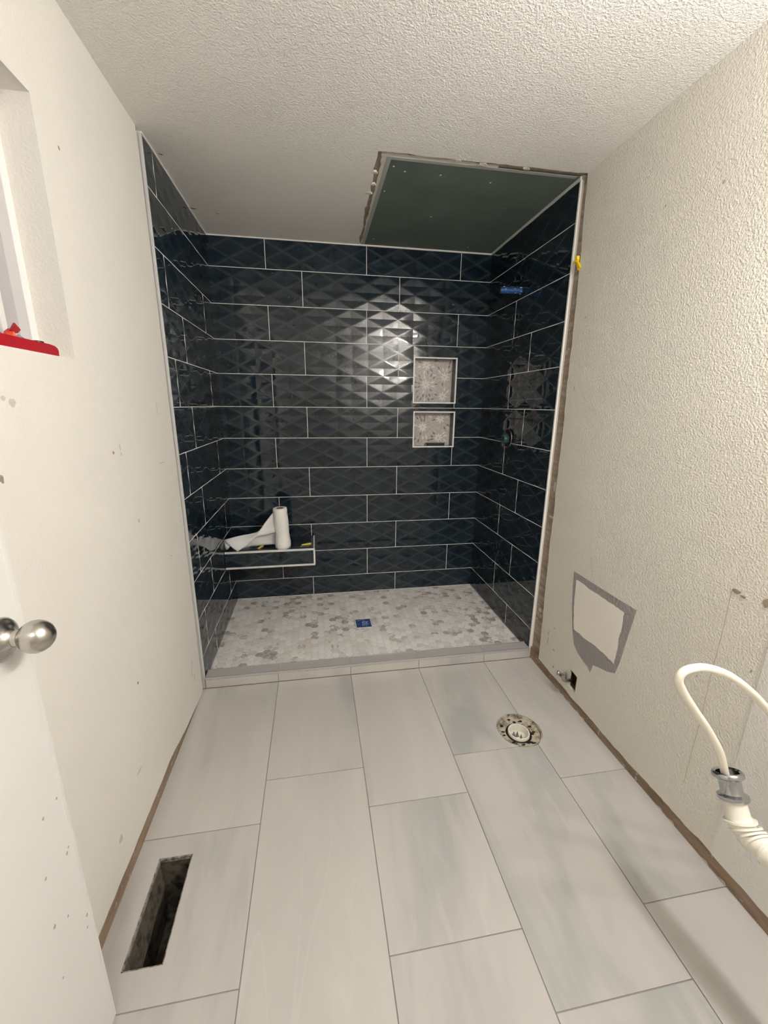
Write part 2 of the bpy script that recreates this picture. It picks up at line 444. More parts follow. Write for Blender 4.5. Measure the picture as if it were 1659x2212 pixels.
# ragged rims of broken gypsum along the opening
bm = bmesh.new()
left_rim = jag((0.905, 0.0), (0.925, D), 26, 0.006, rnd)
slab(bm, left_rim + [(0.927, D), (0.929, 0.0)], [], lambda u, v, w_: (u, v, H + 0.005 + w_), 0.006)
top_rim = jag((0.90, -0.012), (1.40, -0.014), 20, 0.004, rnd)
slab(bm, top_rim + [(1.40, -0.009), (1.40, 0.002), (0.90, 0.002)], [], lambda u, v, w_: (u, v, H + 0.0055 + w_), 0.006)
for cx, cy, r_ in ((0.888, 0.30, 0.014), (0.892, 0.12, 0.010), (1.33, -0.022, 0.012), (1.22, -0.03, 0.009), (1.52, -0.026, 0.011), (0.90, 0.22, 0.010)):
    pts = [(cx + r_*(1.6 if k % 3 else .9)*math.cos(k*math.pi/5), cy + r_*math.sin(k*math.pi/5)*rnd.uniform(.5, 1)) for k in range(10)]
    slab(bm, pts, [], lambda u, v, w_: (u, v, H - 0.001 + w_), 0.008)
bm_obj('gypsum_rim', bm, M['gypsum'], ceil)
bm = bmesh.new()
for cx, cy in ((1.02, 0.10), (1.18, 0.10), (1.42, 0.12), (0.965, 0.07), (0.96, 0.28), (0.99, 0.86), (1.60, 0.88), (1.25, 0.5)):
    lathe(bm, (cx, cy, H + 0.0062), (0, 0, -1), [(0, 0.005), (0.0008, 0.004), (0.0008, 0)], 10)
bm_obj('board_screw', bm, M['caulk'], ceil)['kind'] = 'stuff'
# small flaws of the ceiling paint by the shower
bm = bmesh.new()
for cx, cy, a, l in ((0.022, 0.141, 0.3, 0.012), (0.017, 0.62, 0.5, 0.018), (0.13, 0.66, 0.9, 0.008)):
    slab(bm, [(cx-l, cy-.2*l), (cx, cy-.4*l), (cx+l, cy), (cx+.2*l, cy+.5*l)], [], lambda u, v, w_: (u, v, H - 0.0006 + w_), 0.001)
bm_obj('paint_flaw', bm, M['stud'], ceil)

# left wall of the bathroom (drywall) with the window opening, ragged lower edge
WIN = (-1.32, 1.526, -0.703, 2.089)     # y0, z0, y1, z1
low = jag((YF, 0.056), (-0.50, 0.059), 60, 0.0025, rnd) + jag((-0.50, 0.059), (-0.33, 0.030), 8, 0.0015, rnd) + jag((-0.33, 0.030), (-0.034, 0.004), 12, 0.0015, rnd) + jag((-0.034, 0.004), (-0.034, H), 70, 0.0012, rnd) + [(-0.034, H)]
wl = struct(slab_obj('wall_left', low + [(YF, H)], [rect(*WIN)], lambda u, v, w_: (XL - w_, u, v), 0.0050, M['wall_left']))
box('stud', (XL - 0.03, YF, -0.004), (XL - 0.0055, -0.034, 0.09), M['stud'], wl)
box('wall_core', (XL - 0.115, YF, 0.09), (XL - 0.0058, WIN[0] - .013, H), M['wall_left'], wl)
box('wall_core', (XL - 0.115, WIN[0] - .013, 0.09), (XL - 0.0058, WIN[2] + .013, WIN[1] - .013), M['wall_left'], wl)
box('wall_core', (XL - 0.115, WIN[0] - .013, WIN[3] + .013), (XL - 0.0058, WIN[2] + .013, H), M['wall_left'], wl)
box('wall_core', (XL - 0.115, WIN[2] + .013, 0.09), (XL - 0.0058, -0.036, H), M['wall_left'], wl)
box('stud', (XL - 0.05, -0.04, 0.0), (XL - 0.016, 0.02, H), M['dark'], wl)  # coloured near-black to paint the shade in the gap beside the trim
def blot(bm, wall, y, z, ry, rz, seed, th=0.0005):
    r = random.Random(seed); n = 9
    pts = [(y + ry*math.cos(2*math.pi*k/n)*r.uniform(.6, 1.1), z + rz*math.sin(2*math.pi*k/n)*r.uniform(.6, 1.1)) for k in range(n)]
    if wall == 'L': slab(bm, pts, [], lambda u, v, w_: (XL + 0.0001 + w_, u, v), th)
    else: slab(bm, pts, [], lambda u, v, w_: (XR - 0.0001 - w_, u, v), th)
bm = bmesh.new()
for i, (y, z, ry, rz) in enumerate([(-0.578, 1.272, .006, .006), (-1.043, 1.272, .007, .010), (-0.658, .523, .005, .006), (-.221, .807, .003, .003), (-.612, 2.03, .004, .005)]):
    blot(bm, 'L', y, z, ry, rz, i)
bm_obj('nail_hole', bm, M['torn'], wl)
bm = bmesh.new()
for i, (y, z, ry, rz) in enumerate([(-1.03, 1.437, .016, .012), (-.992, 1.424, .009, .006), (-.968, 1.417, .010, .010), (-1.04, 1.405, .006, .006), (-.474, 1.028, .007, .007), (-.155, .20, .004, .03),
                                    (-.13, .155, .004, .02), (-.14, .24, .003, .02), (-.53, 1.285, .004, .012), (-.53, 1.262, .004, .008), (-.174, 1.40, .002, .035), (-.19, 1.19, .05, .002), (-.90, .17, .012, .014), (-.74, .25, .02, .004)]):
    blot(bm, 'L', y, z, ry, rz, 20 + i)
bm_obj('scuff_mark', bm, M['scuff_faint'], wl)

# right wall of the bathroom: ragged lower edge and ragged edge towards the shower, box hole for the toilet valve
YP = -1.146                              # start of the newer smooth panel
low = jag((YP, 0.054), (-0.65, 0.042), 30, 0.003, rnd) + jag((-0.65, 0.042), (-0.11, 0.050), 26, 0.0025, rnd) + jag((-0.10, 0.053), (-0.086, 0.55), 26, 0.002, rnd) \
    + jag((-0.086, 0.55), (-0.068, 1.85), 50, 0.003, rnd) + jag((-0.068, 1.85), (-0.045, H), 20, 0.002, rnd) + [(-0.042, H)]
VH = [(-0.372, 0.197), (-0.427, 0.156), (-0.424, 0.078), (-0.372, 0.098)]
VH = [(-0.368, 0.180), (-0.427, 0.172), (-0.427, 0.080), (-0.372, 0.088)]
wr = struct(slab_obj('wall_right', low + [(YP, H)], [VH], lambda u, v, w_: (XR + w_, u, v), 0.0125, M['wall_right']))
box('stud', (XR + 0.004, YF, -0.004), (XR + 0.05, 0.0, 0.068), M['stud'], wr)
box('stud', (XR + 0.0155, -0.11, 0.0), (XR + 0.05, 0.03, H), M['torn'], wr)
box('wall_core', (XR + 0.075, YF, 0.0), (XR + 0.115, 0.0, H), M['dark'], wr)
low = jag((YF, 0.045), (YP + 0.003, 0.056), 34, 0.003, rnd) + [(YP + 0.003, 0.056)]
pn = slab_obj('drywall_panel', low + [(YP + 0.001, 1.0), (YP + 0.0005, H), (YF, H)], [], lambda u, v, w_: (XR - 0.0022 + w_, u, v), 0.0057, M['patch_panel'], wr)
pn['label'] = 'paler smooth drywall panel'
# above about waist height the panel was textured and painted with the rest
slab_obj('painted_texture', rect(YF, 0.98, YP + 0.0005, H), [], lambda u, v, w_: (XR - 0.0026 + w_, u, v), 0.0006, M['wall_right'], wr)
prime = [(-0.302, 0.663), (-0.439, 0.663), (-0.59, 0.664), (-0.696, 0.666), (-0.69, 0.615), (-0.674, 0.512), (-0.661, 0.415), (-0.645, 0.35), (-0.599, 0.328), (-0.553, 0.314), (-0.516, 0.3), (-0.505, 0.253), (-0.485, 0.27), (-0.457, 0.274), (-0.408, 0.29), (-0.373, 0.316), (-0.347, 0.381), (-0.322, 0.489), (-0.309, 0.585)]
sq = [(-0.328, 0.631), (-0.447, 0.627), (-0.545, 0.626), (-0.639, 0.626), (-0.64, 0.586), (-0.635, 0.516), (-0.636, 0.454), (-0.632, 0.386), (-0.576, 0.393), (-0.496, 0.394), (-0.422, 0.387), (-0.358, 0.388), (-0.341, 0.467), (-0.333, 0.549)]
def rough_poly(p, amp, n):
    out = []
    for a, b in zip(p, p[1:] + p[:1]): out += jag(a, b, n, amp, rnd)
    return out
slab_obj('primer_patch', prime, [], lambda u, v, w_: (XR - 0.0004 + w_, u, v), 0.0006, M['primer'], wr)['label'] = 'grey primer around the repair'
slab_obj('repair_patch', rough_poly(sq, 0.0022, 6), [], lambda u, v, w_: (XR - 0.0010 + w_, u, v), 0.0012, M['spackle'], wr)['label'] = 'white square repair patch'
bm = bmesh.new()
pl_ = [(-1.018, 0.90), (-1.020, 0.75), (-1.016, 0.60), (-1.019, 0.45), (-1.014, 0.33), (-1.013, 0.19)]
slab(bm, [(y - .0008, z) for y, z in pl_] + [(y + .0008, z) for y, z in reversed(pl_)], [], lambda u, v, w_: (XR - 0.0004 + w_, u, v), 0.0006)
pl_ = [(-0.408, 0.775), (-0.412, 0.745), (-0.425, 0.72), (-0.427, 0.69)]
slab(bm, [(y - .0011, z) for y, z in pl_] + [(y + .0011, z) for y, z in reversed(pl_)], [], lambda u, v, w_: (XR - 0.0004 + w_, u, v), 0.0006)
bm_obj('hairline_crack', bm, M['crack'], wr)
bm = bmesh.new()
for i, (y, z, ry, rz) in enumerate([(-1.03, .903, .016, .008), (-1.052, .896, .010, .005), (-1.113, .906, .010, .014)]): blot(bm, 'R', y, z, ry, rz, 60 + i, 0.001)
bm_obj('torn_hole', bm, M['torn'], wr)
bm = bmesh.new()
for i, (y, z, ry, rz) in enumerate([(-.163, .25, .003, .016), (-.165, .205, .003, .03), (-.207, .305, .005, .004), (-.225, .19, .008, .006), (-.24, .10, .008, .008), (-.731, 2.052, .005, .006), (-.521, 2.076, .004, .004), (-.975, .579, .003, .004), (-.13, 1.50, .004, .012), (-.15, 1.80, .004, .006), (-1.12, .70, .003, .005)]):
    blot(bm, 'R', y, z, ry, rz, 80 + i)
bm_obj('scuff_mark', bm, M['scuff'], wr)
bm = bmesh.new()
for i, (y, z, ry, rz) in enumerate([(-0.04, .32, .014, .012), (-0.05, .86, .03, .006), (-.045, 1.02, .010, .028)]): 
    pts = [(y + ry*math.cos(k*.9), z + rz*math.sin(k*.9)) for k in range(7)]
    slab(bm, pts, [], lambda u, v, w_: (XR + 0.0130 + w_, u, v), 0.003)
for y in (-.30, -.34, -.39, -.46, -.50, -.95, -1.0, -1.13, -1.19):
    slab(bm, [(y-.012, .001), (y-.004, .007), (y+.004, .005), (y+.013, .002)], [], lambda u, v, w_: (XR + 0.0025 + w_, u, v), 0.003)
bm_obj('plaster_crumb', bm, M['gypsum'], wr)

# wall with the doorway and a short hallway behind the viewer
DW = (0.06, 0.87, 2.05)
wf = struct(slab_obj('wall_front', [(-0.12, 0), (DW[0], 0), (DW[0], DW[2]), (DW[1], DW[2]), (DW[1], 0), (W + 0.12, 0), (W + 0.12, H), (-0.12, H)], [], lambda u, v, w_: (u, YF - w_, v), 0.11, M['wall_left']))
hall = bmesh.new()
bx(hall, (-0.9, YF - 1.5, -0.03), (W + 0.3, YF - 0.11, 0.0)); bx(hall, (-0.9, YF - 1.5, H), (W + 0.3, YF - 0.11, H + 0.03))
bx(hall, (-0.9, YF - 1.53, 0), (W + 0.3, YF - 1.5, H)); bx(hall, (-0.93, YF - 1.5, 0), (-0.9, YF - 0.11, H)); bx(hall, (W + 0.3, YF - 1.5, 0), (W + 0.33, YF - 0.11, H))
bx(hall, (-0.93, YF - 0.115, 0), (-0.10, YF - 0.105, H)); bx(hall, (W + 0.10, YF - 0.115, 0), (W + 0.33, YF - 0.105, H))
struct(bm_obj('wall_hallway', hall, M['wall_left']))

# ------------------------------------------------------------------ tiled walls of the shower
GW, GH, DEP = 0.6241 / 6, P / 4, 0.0022
GAP = 0.0016
def relief_bm(u0, v0, u1, v1, ua, va):
    """lozenge relief clipped to a rectangle; (ua, va) is the corner of the full tile; w = depth behind the face"""
    i0, i1 = math.floor((u0-ua)/GW - 1e-6), math.ceil((u1-ua)/GW + 1e-6)
    j0, j1 = math.floor((v0-va)/GH - 1e-6), math.ceil((v1-va)/GH + 1e-6)
    bm = bmesh.new(); vs = {}
    for i in range(i0, i1+1):
        for j in range(j0, j1+1):
            vs[i, j] = bm.verts.new((ua + i*GW, va + j*GH, DEP if (i+j) % 2 == 0 else 0.0))
    for i in range(i0, i1):
        for j in range(j0, j1):
            a, b, c, d = vs[i, j], vs[i+1, j], vs[i+1, j+1], vs[i, j+1]
            if (i+j) % 2 == 0: bm.faces.new((a, b, d)); bm.faces.new((b, c, d))
            else: bm.faces.new((a, b, c)); bm.faces.new((a, c, d))
    ridges = [e for e in bm.edges if e.verts[0].co.z < 1e-6 and e.verts[1].co.z < 1e-6 and not e.is_boundary]
    bmesh.ops.bevel(bm, geom=ridges, offset=0.0045, segments=2, profile=0.5, affect='EDGES')
    for co, no in (((u0, 0, 0), (-1, 0, 0)), ((u1, 0, 0), (1, 0, 0)), ((0, v0, 0), (0, -1, 0)), ((0, v1, 0), (0, 1, 0))):
        bmesh.ops.bisect_plane(bm, geom=bm.verts[:] + bm.edges[:] + bm.faces[:], plane_co=co, plane_no=no, clear_outer=True, dist=1e-6)
    return bm
def sub_rects(r, holes):
    out = [r]
    for h in holes:
        nxt = []
        for (a, b, c, d) in out:
            if h[0] >= c or h[2] <= a or h[1] >= d or h[3] <= b: nxt.append((a, b, c, d)); continue
            x0, x1 = max(a, h[0]), min(c, h[2])
            if a < x0: nxt.append((a, b, x0, d))
            if x1 < c: nxt.append((x1, b, c, d))
            if b < h[1]: nxt.append((x0, b, x1, h[1]))
            if h[3] < d: nxt.append((x0, h[3], x1, d))
        out = nxt
    return [q for q in out if q[2]-q[0] > 1e-3 and q[3]-q[1] > 1e-3]
def relief_tile(parent, r, anchor, to3, holes=(), th=0.006, name='tile'):
    full = bmesh.new()
    for q in sub_rects(r, holes):
        b = relief_bm(*q, *anchor); me = bpy.data.meshes.new('tmp'); b.to_mesh(me); b.free()
        full.from_mesh(me); bpy.data.meshes.remove(me)
    bmesh.ops.remove_doubles(full, verts=full.verts[:], dist=1e-5)
    bnd = [e for e in full.edges if e.is_boundary]
    ex = bmesh.ops.extrude_edge_only(full, edges=bnd)['geom']
    for v in ex:
        if isinstance(v, bmesh.types.BMVert): v.co.z = th
    ul = full.loops.layers.uv.new('relief')
    for f in full.faces:
        for l in f.loops: l[ul].uv = ((l.vert.co.x - anchor[0])/GW, (l.vert.co.y - anchor[1])/GH)
    for v in full.verts: v.co = Vector(to3(v.co.x, v.co.y, v.co.z))
    return bm_obj(name, full, M['navy'], parent)
NICHE = [(1.280, 1.434, 1.592, 1.741), (1.287, 1.127, 1.594, 1.380)]
VALVE = (0.491, 1.226, 0.050)
def courses(top=H - 0.004):
    for k in range(-7, 5):
        v0, v1 = Z0 + k*P, Z0 + (k+1)*P
        yield k, v0, max(v0, ZS + 0.003), min(v1, top)
# grout standing in the joints, one joint strip per course line and per butt joint
def add_joints(lst, js, v0, v1, k):
    lst += [(u - GAP, v0, u + GAP, v1) for u in js]
    if k > -7: lst.append((None, Z0 + k*P - GAP, None, Z0 + k*P + GAP))
def build_joints(parent, lst, u0, u1, to3, holes=()):
    bm = bmesh.new()
    for a, b, c, d in lst:
        for q in sub_rects((u0 if a is None else a, b, u1 if c is None else c, d), holes):
            slab(bm, rect(*q), [], lambda u, v, w_: to3(u, v, 0.0007 + w_), 0.005)
    bm_obj('grout', bm, M['grout'], parent)['kind'] = 'stuff'
wb_j, wl_j, wr_j = [], [], []
# back
def subst(name, fn, u0, u1, holes):
    return struct(slab_obj(name, rect(u0, -0.02, u1, H + 0.03), holes, fn, 0.10, M['grout']))
backfn = lambda u, v, w_: (u, D + w_, v)
wb = subst('wall_shower_back', lambda u, v, w_: (u, D + 0.0048 + w_, v), -0.02, W + 0.02, [rect(*n) for n in NICHE])
for k, va, v0, v1 in courses():
    js = [0.334, 0.958, 1.583] if k % 2 == 0 else [0.5505, 1.1745]
    cuts = [-0.004] + js + [W + 0.004]; ua = js[0] - 0.6241
    for a, b in zip(cuts, cuts[1:]):
        relief_tile(wb, (a + GAP, v0 + GAP, b - GAP, v1 - GAP), (ua, va), backfn, NICHE)
    add_joints(wb_j, js, v0, v1, k)
# left
leftfn = lambda u, v, w_: (-w_, u, v)
wsl = subst('wall_shower_left', lambda u, v, w_: (-0.0048 - w_, u, v), 0.0, D + 0.02, [])
for k, va, v0, v1 in courses():
    js = [0.109, 0.738] if k % 2 == 0 else [0.292]
    if k == -3: js = [0.318]
    if k in (-2, -4): js = [0.112, 0.755] if k == -2 else [0.14, 0.80]
    if k == -5: js = [0.343]
    if k == -6: js = [0.135, 0.76]
    cuts = [0.0] + js + [D + 0.004]; ua = js[0] - 0.6241
    for a, b in zip(cuts, cuts[1:]):
        relief_tile(wsl, (a + (GAP if a else 0), v0 + GAP, b - GAP, v1 - GAP), (ua, va), leftfn)
    add_joints(wl_j, [] if k == 3 else js[:1] if k == 4 else js, v0, v1, k)
# right
rightfn = lambda u, v, w_: (W + w_, u, v)
vh = [(VALVE[0] + VALVE[2]*math.cos(2*math.pi*k/32), VALVE[1] + VALVE[2]*math.sin(2*math.pi*k/32)) for k in range(32)]
wsr = subst('wall_shower_right', lambda u, v, w_: (W + 0.0048 + w_, u, v), 0.0, D + 0.02, [vh])
vsq = (VALVE[0] - 0.04, VALVE[1] - 0.04, VALVE[0] + 0.04, VALVE[1] + 0.04)
for k, va, v0, v1 in courses():
    js = [0.533] if k % 2 == 0 else [0.320]
    if k == 3: js = [0.342]
    cuts = [0.0] + js + [D + 0.004]; ua = js[0] - 0.6241
    for a, b in zip(cuts, cuts[1:]):
        relief_tile(wsr, (a + (GAP if a else 0), v0 + GAP, b - GAP, v1 - GAP), (ua, va), rightfn, [vsq])
    add_joints(wr_j, [] if k > 2 else js, v0, v1, k)

build_joints(wb, wb_j, 0.0, W, backfn, NICHE); build_joints(wsl, wl_j, 0.0, D, leftfn); build_joints(wsr, wr_j, 0.0, D, rightfn, [vsq])

# edge trims and caulk
tl = struct(box('trim_1', (-0.0105, -0.003, 0.0), (0.0005, 0.009, H - 0.002), M['trim_metal'], None, 0.0012))
tr = struct(box('trim_2', (W - 0.0005, -0.003, 0.0), (W + 0.0165, 0.009, H - 0.004), M['trim_white'], None, 0.0015))
bm = bmesh.new()
bx(bm, (0, D - 0.0045, H - 0.006), (W, D + 0.004, H + 0.002)); bx(bm, (-0.003, 0, H - 0.006), (0.0035, D, H + 0.002)); bx(bm, (W - 0.004, 0, H - 0.006), (W + 0.003, D, H + 0.008))
struct(bm_obj('trim_3', bm, M['caulk']))

# curb: front tiles, top tiles with a painted grey reflection, metal edges
CY0, CY1, CZ = -0.009, 0.066, 0.060
curb = struct(box('trim_4', (0.0, CY0 + 0.003, 0.0), (W, CY1 - 0.002, CZ - 0.003), M['grey_grout']))
for a, b in zip([0.003] + JX[1:5], JX[1:5] + [W - 0.003]):
    box('tile', (a + G, CY0, 0.003), (b - G, CY0 + 0.006, CZ - 0.011), M['floor_tile'], curb)
for a, b in zip([0.003] + JX[1:5], JX[1:5] + [W - 0.003]):
    box('curb_tile', (a + .0008, CY0 + 0.011, CZ - 0.006), (b - .0008, CY1 - 0.009, CZ), M['curb_top'], curb)
box('metal_edge', (0.0, CY0 - 0.001, CZ - 0.0105), (W, CY0 + 0.0085, CZ + 0.0012), M['curb_metal'], curb, 0.002)
box('metal_edge', (0.0, CY1 - 0.0085, CZ - 0.030), (W, CY1, CZ + 0.0008), M['curb_metal'], curb, 0.0015)

# shower floor of marble hexagons
sf = struct(box('floor_shower', (-0.02, CY1 - 0.005, -0.02), (W + 0.02, D + 0.02, ZS - 0.0015), M['hex_grout']))
R6, g6 = 0.0262, 0.0030
def hexmesh(bm, c, z0_, z1_, clip=None):
    r0 = R6 - g6 / 2
    top = [bm.verts.new((c[0] + (r0-.0012)*math.cos(k*math.pi/3), c[1] + (r0-.0012)*math.sin(k*math.pi/3), z1_)) for k in range(6)]
    mid = [bm.verts.new((c[0] + r0*math.cos(k*math.pi/3), c[1] + r0*math.sin(k*math.pi/3), z1_ - .0009)) for k in range(6)]
    bot = [bm.verts.new((c[0] + r0*math.cos(k*math.pi/3), c[1] + r0*math.sin(k*math.pi/3), z0_)) for k in range(6)]
    bm.faces.new(top)
    for k in range(6):
        j = (k+1) % 6
        bm.faces.new((top[k], mid[k], mid[j], top[j])); bm.faces.new((mid[k], bot[k], bot[j], mid[j]))
DR = (0.824, 0.421, 0.922, 0.524)
centres = []
nx = int(W / (1.5*R6)) + 2
for i in range(nx):
    for j in range(24):
        x = 0.006 + i*1.5*R6; y = CY1 + 0.012 + (j + (0.5 if i % 2 else 0)) * math.sqrt(3)*R6
        if x < W + 0.015 and y < D + 0.015: centres.append((x, y))
inside = lambda c: c[0] - R6 > 0.001 and c[0] + R6 < W - 0.001 and c[1] - R6 > CY1 and c[1] + R6 < D - 0.001 and not (DR[0]-R6 < c[0] < DR[2]+R6 and DR[1]-R6 < c[1] < DR[3]+R6)
whole = sorted([c for c in centres if inside(c)], key=lambda c: c[1]); rest = [c for c in centres if not inside(c)]
base = bmesh.new(); hexmesh(base, (0, 0), -0.004, 0.0); hm = bpy.data.meshes.new('hexagon_tile'); bmesh.ops.recalc_face_normals(base, faces=base.faces[:]); base.to_mesh(hm); base.free(); hm.materials.append(M['hex'])
for c in whole[:300]:
    link('hexagon_tile', hm, None, sf, (c[0], c[1], ZS + rnd.uniform(-.0002, .0002)))
bm = bmesh.new()
for c in whole[300:] + rest:
    # cut pieces along the edges and around the drain
    if DR[0] < c[0] < DR[2] and DR[1] < c[1] < DR[3]: continue
    hexmesh(bm, c, ZS - .004, ZS)
for co, no in (((0.001, 0, 0), (-1, 0, 0)), ((W - .001, 0, 0), (1, 0, 0)), ((0, CY1, 0), (0, -1, 0)), ((0, D - .001, 0), (0, 1, 0))):
    bmesh.ops.bisect_plane(bm, geom=bm.verts[:] + bm.edges[:] + bm.faces[:], plane_co=co, plane_no=no, clear_outer=True, dist=1e-7)
o = bm_obj('hexagon_tiles', bm, M['hex'], sf); o['kind'] = 'stuff'

# ------------------------------------------------------------------ window in the left wall
win = struct(box('window_1', (-0.122, WIN[0], WIN[1]), (-0.078, WIN[0] + 0.03, WIN[3]), M['vinyl'], None, 0.003))
def bar(n, x0, x1, y0, y1, z0, z1, mt): return box(n, (x0, y0, z0), (x1, y1, z1), M[mt], win, 0.002)
y1 = WIN[2]; z0w, z1w = WIN[1], WIN[3]
bar('jamb', -0.122, -0.080, y1 - 0.026, y1, z0w, z1w, 'vinyl')
bar('head', -0.122, -0.080, WIN[0], y1, z1w - 0.026, z1w, 'vinyl')
bar('sill_rail', -0.122, -0.080, WIN[0], y1, z0w, z0w + 0.022, 'vinyl')
bar('track', -0.122, -0.104, y1 - 0.088, y1 - 0.026, z0w, z1w, 'vinyl_shaded')
bar('sash_stile', -0.122, -0.092, y1 - 0.106, y1 - 0.088, z0w + .02, z1w - .02, 'vinyl')
bar('sash_stile', -0.122, -0.112, y1 - 0.140, y1 - 0.106, z0w + .02, z1w - .02, 'vinyl_shaded')
bar('sash_stile', -0.122, -0.106, y1 - 0.152, y1 - 0.140, z0w + .02, z1w - .02, 'vinyl')
bar('sash_rail', -0.122, -0.100, WIN[0] + .03, y1 - 0.140, z0w + .02, z0w + .045, 'vinyl')
bar('pane', -0.120, -0.116, WIN[0] + .02, y1 - 0.145, z0w + .04, z1w - .02, 'glass')
# reveal
bm = bmesh.new()
bx(bm, (-0.14, y1, z0w - .01), (XL - .0051, y1 + 0.012, z1w + .01)); bx(bm, (-0.14, WIN[0] - .012, z0w - .01), (XL - .0051, WIN[0], z1w + .01))
bx(bm, (-0.14, WIN[0], z1w), (XL - .0051, y1, z1w + .012)); bx(bm, (-0.14, WIN[0], z0w - .012), (XL - .0051, y1, z0w))
bm_obj('reveal', bm, M['wall_left'], wl)

# ------------------------------------------------------------------ door, opened against the left wall
door = struct(link('door_1', None, None, None, (0.06, -1.97, 0.008)))
slab_obj('door_leaf', [(0.085, -1.203), (0.050, -1.203), (0.036, -1.965), (0.071, -1.965)], [], lambda u, v, w_: (u, v, 0.008 + w_), 2.02, M['door_white'], door)
slab_obj('edge_strip', [(0.0853, -1.2028), (0.082, -1.2028), (0.0822, -1.212), (0.0853, -1.212)], [], lambda u, v, w_: (u, v, 0.010 + w_), 2.0, M['door_white'], door)
kb = (0.084, -1.258, 1.044)
kn = lathe_obj('door_knob', kb, (1, 0.0, 0.03), [(0.020, 0.0135), (0.029, 0.0125), (0.031, 0.0150), (0.034, 0.0185), (0.040, 0.0235), (0.047, 0.0265), (0.055, 0.0272), (0.063, 0.0250), (0.070, 0.0205), (0.075, 0.0145), (0.078, 0.0075), (0.079, 0.0)], M['nickel'], door, 48)
kn['label'] = 'egg-shaped satin nickel knob'
lathe_obj('knob_rose', kb, (1, 0, 0.0), [(-0.002, 0.036), (0.003, 0.0362), (0.008, 0.033), (0.012, 0.026), (0.015, 0.018), (0.022, 0.0138), (0.024, 0.0)], M['nickel'], kn, 48)
bm = bmesh.new()
for i, (y, z, r_) in enumerate([(-1.224, 0.68, 0.003), (-1.264, 0.679, 0.0035), (-1.231, 0.55, 0.004), (-1.224, 0.557, 0.0025), (-1.29, 0.57, 0.0035), (-1.219, 0.36, 0.004), (-1.264, 0.432, 0.003), (-1.298, 0.46, 0.0045), (-1.225, 0.334, 0.003), (-1.309, 0.34, 0.0025)]):
    pts = [(y + .8*r_*math.cos(k), z + 1.2*r_*math.sin(k)*(1 if k % 2 else .6)) for k in range(6)]
    slab(bm, pts, [], lambda u, v, w_: (0.0852 + (u + 1.203)*0.0184 + w_, u, v), 0.0004)
bm_obj('scuff_mark', bm, M['scuff'], door)

# ------------------------------------------------------------------ floor duct opening
duct = thing('floor_vent_duct', 'open rectangular vent hole cut through the floor tile near the left wall', 'vent hole', (0.111, -0.984, -0.002))
x0, y0, x1, y1_ = DUCT
bm = bmesh.new()
t_ = 0.002
for a, b in (((x0, y0, -.24), (x0 + t_, y1_, -.012)), ((x1 - t_, y0, -.24), (x1, y1_, -.012)), ((x0, y0, -.24), (x1, y0 + t_, -.012)), ((x0, y1_ - t_, -.24), (x1, y1_, -.012)), ((x0, y0, -.245), (x1, y1_, -.24))): bx(bm, a, b)
bm_obj('duct_sleeve', bm, M['duct_metal'], duct)
bm = bmesh.new()
for a, b in (((x0, y0, -.0125), (x0 + .004, y1_, -.001)), ((x0, y1_ - .005, -.0125), (x1, y1_, -.001)), ((x1 - .003, y0, -.0125), (x1, y1_, -.001)), ((x0, y0, -.0125), (x1, y0 + .003, -.001))): bx(bm, a, b)
bm_obj('cut_edge', bm, M['thinset'], duct)
# sheet-metal flap bent down along the left side
bm = bmesh.new()
vs = [bm.verts.new(p) for p in ((x0 + .003, y0 + .01, -.014), (x0 + .003, y1_ - .01, -.014), (x0 + .012, y1_ - .02, -.085), (x0 + .018, y0 + .03, -.10))]
bm.faces.new(vs)
r_ = bmesh.ops.extrude_face_region(bm, geom=bm.faces[:])['geom']
for v in r_:
    if isinstance(v, bmesh.types.BMVert): v.co += Vector((0.001, 0, 0.0008))
bm_obj('bent_flap', bm, M['duct_metal'], duct)

# ------------------------------------------------------------------ toilet drain
tf = thing('toilet_drain', 'open round toilet drain in the floor, mortar-stained flange around a white pipe', 'drain', (FC[0], FC[1], -0.002))
lathe_obj('flange', (FC[0], FC[1], -0.028), (0, 0, 1), [(0.0, 0.0985), (0.027, 0.0985), (0.027, 0.0945), (0.016, 0.091), (0.013, 0.070), (0.012, 0.056), (-0.05, 0.054), (-0.05, 0.0985), (0.0, 0.0985)], M['flange_rim'], tf, 48, False)
lathe_obj('pipe', (FC[0]-.004, FC[1]-.006, -0.135), (0, 0, 1), [(0, 0.044), (0.128, 0.0475), (0.131, 0.0465), (0.131, 0.0425), (0.0, 0.041), (0.0, 0.044)], M['pvc'], tf, 48, False)
bm = bmesh.new()
lathe(bm, (FC[0]-.004, FC[1]-.006, -0.058), (0, 0, 1), [(-.01, 0.0), (0.0, 0.030), (0.02, 0.0418), (0.0, 0.0418)], 32, False)
bm_obj('test_plug', bm, M['pvc'], tf)
for x, y, hw, ht in ((-.023, .016, .008, .026), (-.008, .022, .010, .036), (.009, .022, .009, .034), (.023, .012, .006, .024)):
    cx, cy = FC[0] - .004 + x, FC[1] - .006 + y
    slab_obj('plug_fin', [(cx - hw, -.058), (cx + hw, -.058), (cx - hw*.2, -.058 + ht)], [], lambda u, v, w_: (u, cy + w_, v), 0.002, M['plug_grey'], tf)
lathe_obj('black_ring', (FC[0]-.004, FC[1]-.006, -0.0165), (0, 0, 1), [(0, .0480), (0, .0575), (.0015, .0570), (.0015, .0482), (0, .0480)], M['black'], tf, 40, False)  # plain black ring around the pipe
bm = bmesh.new()
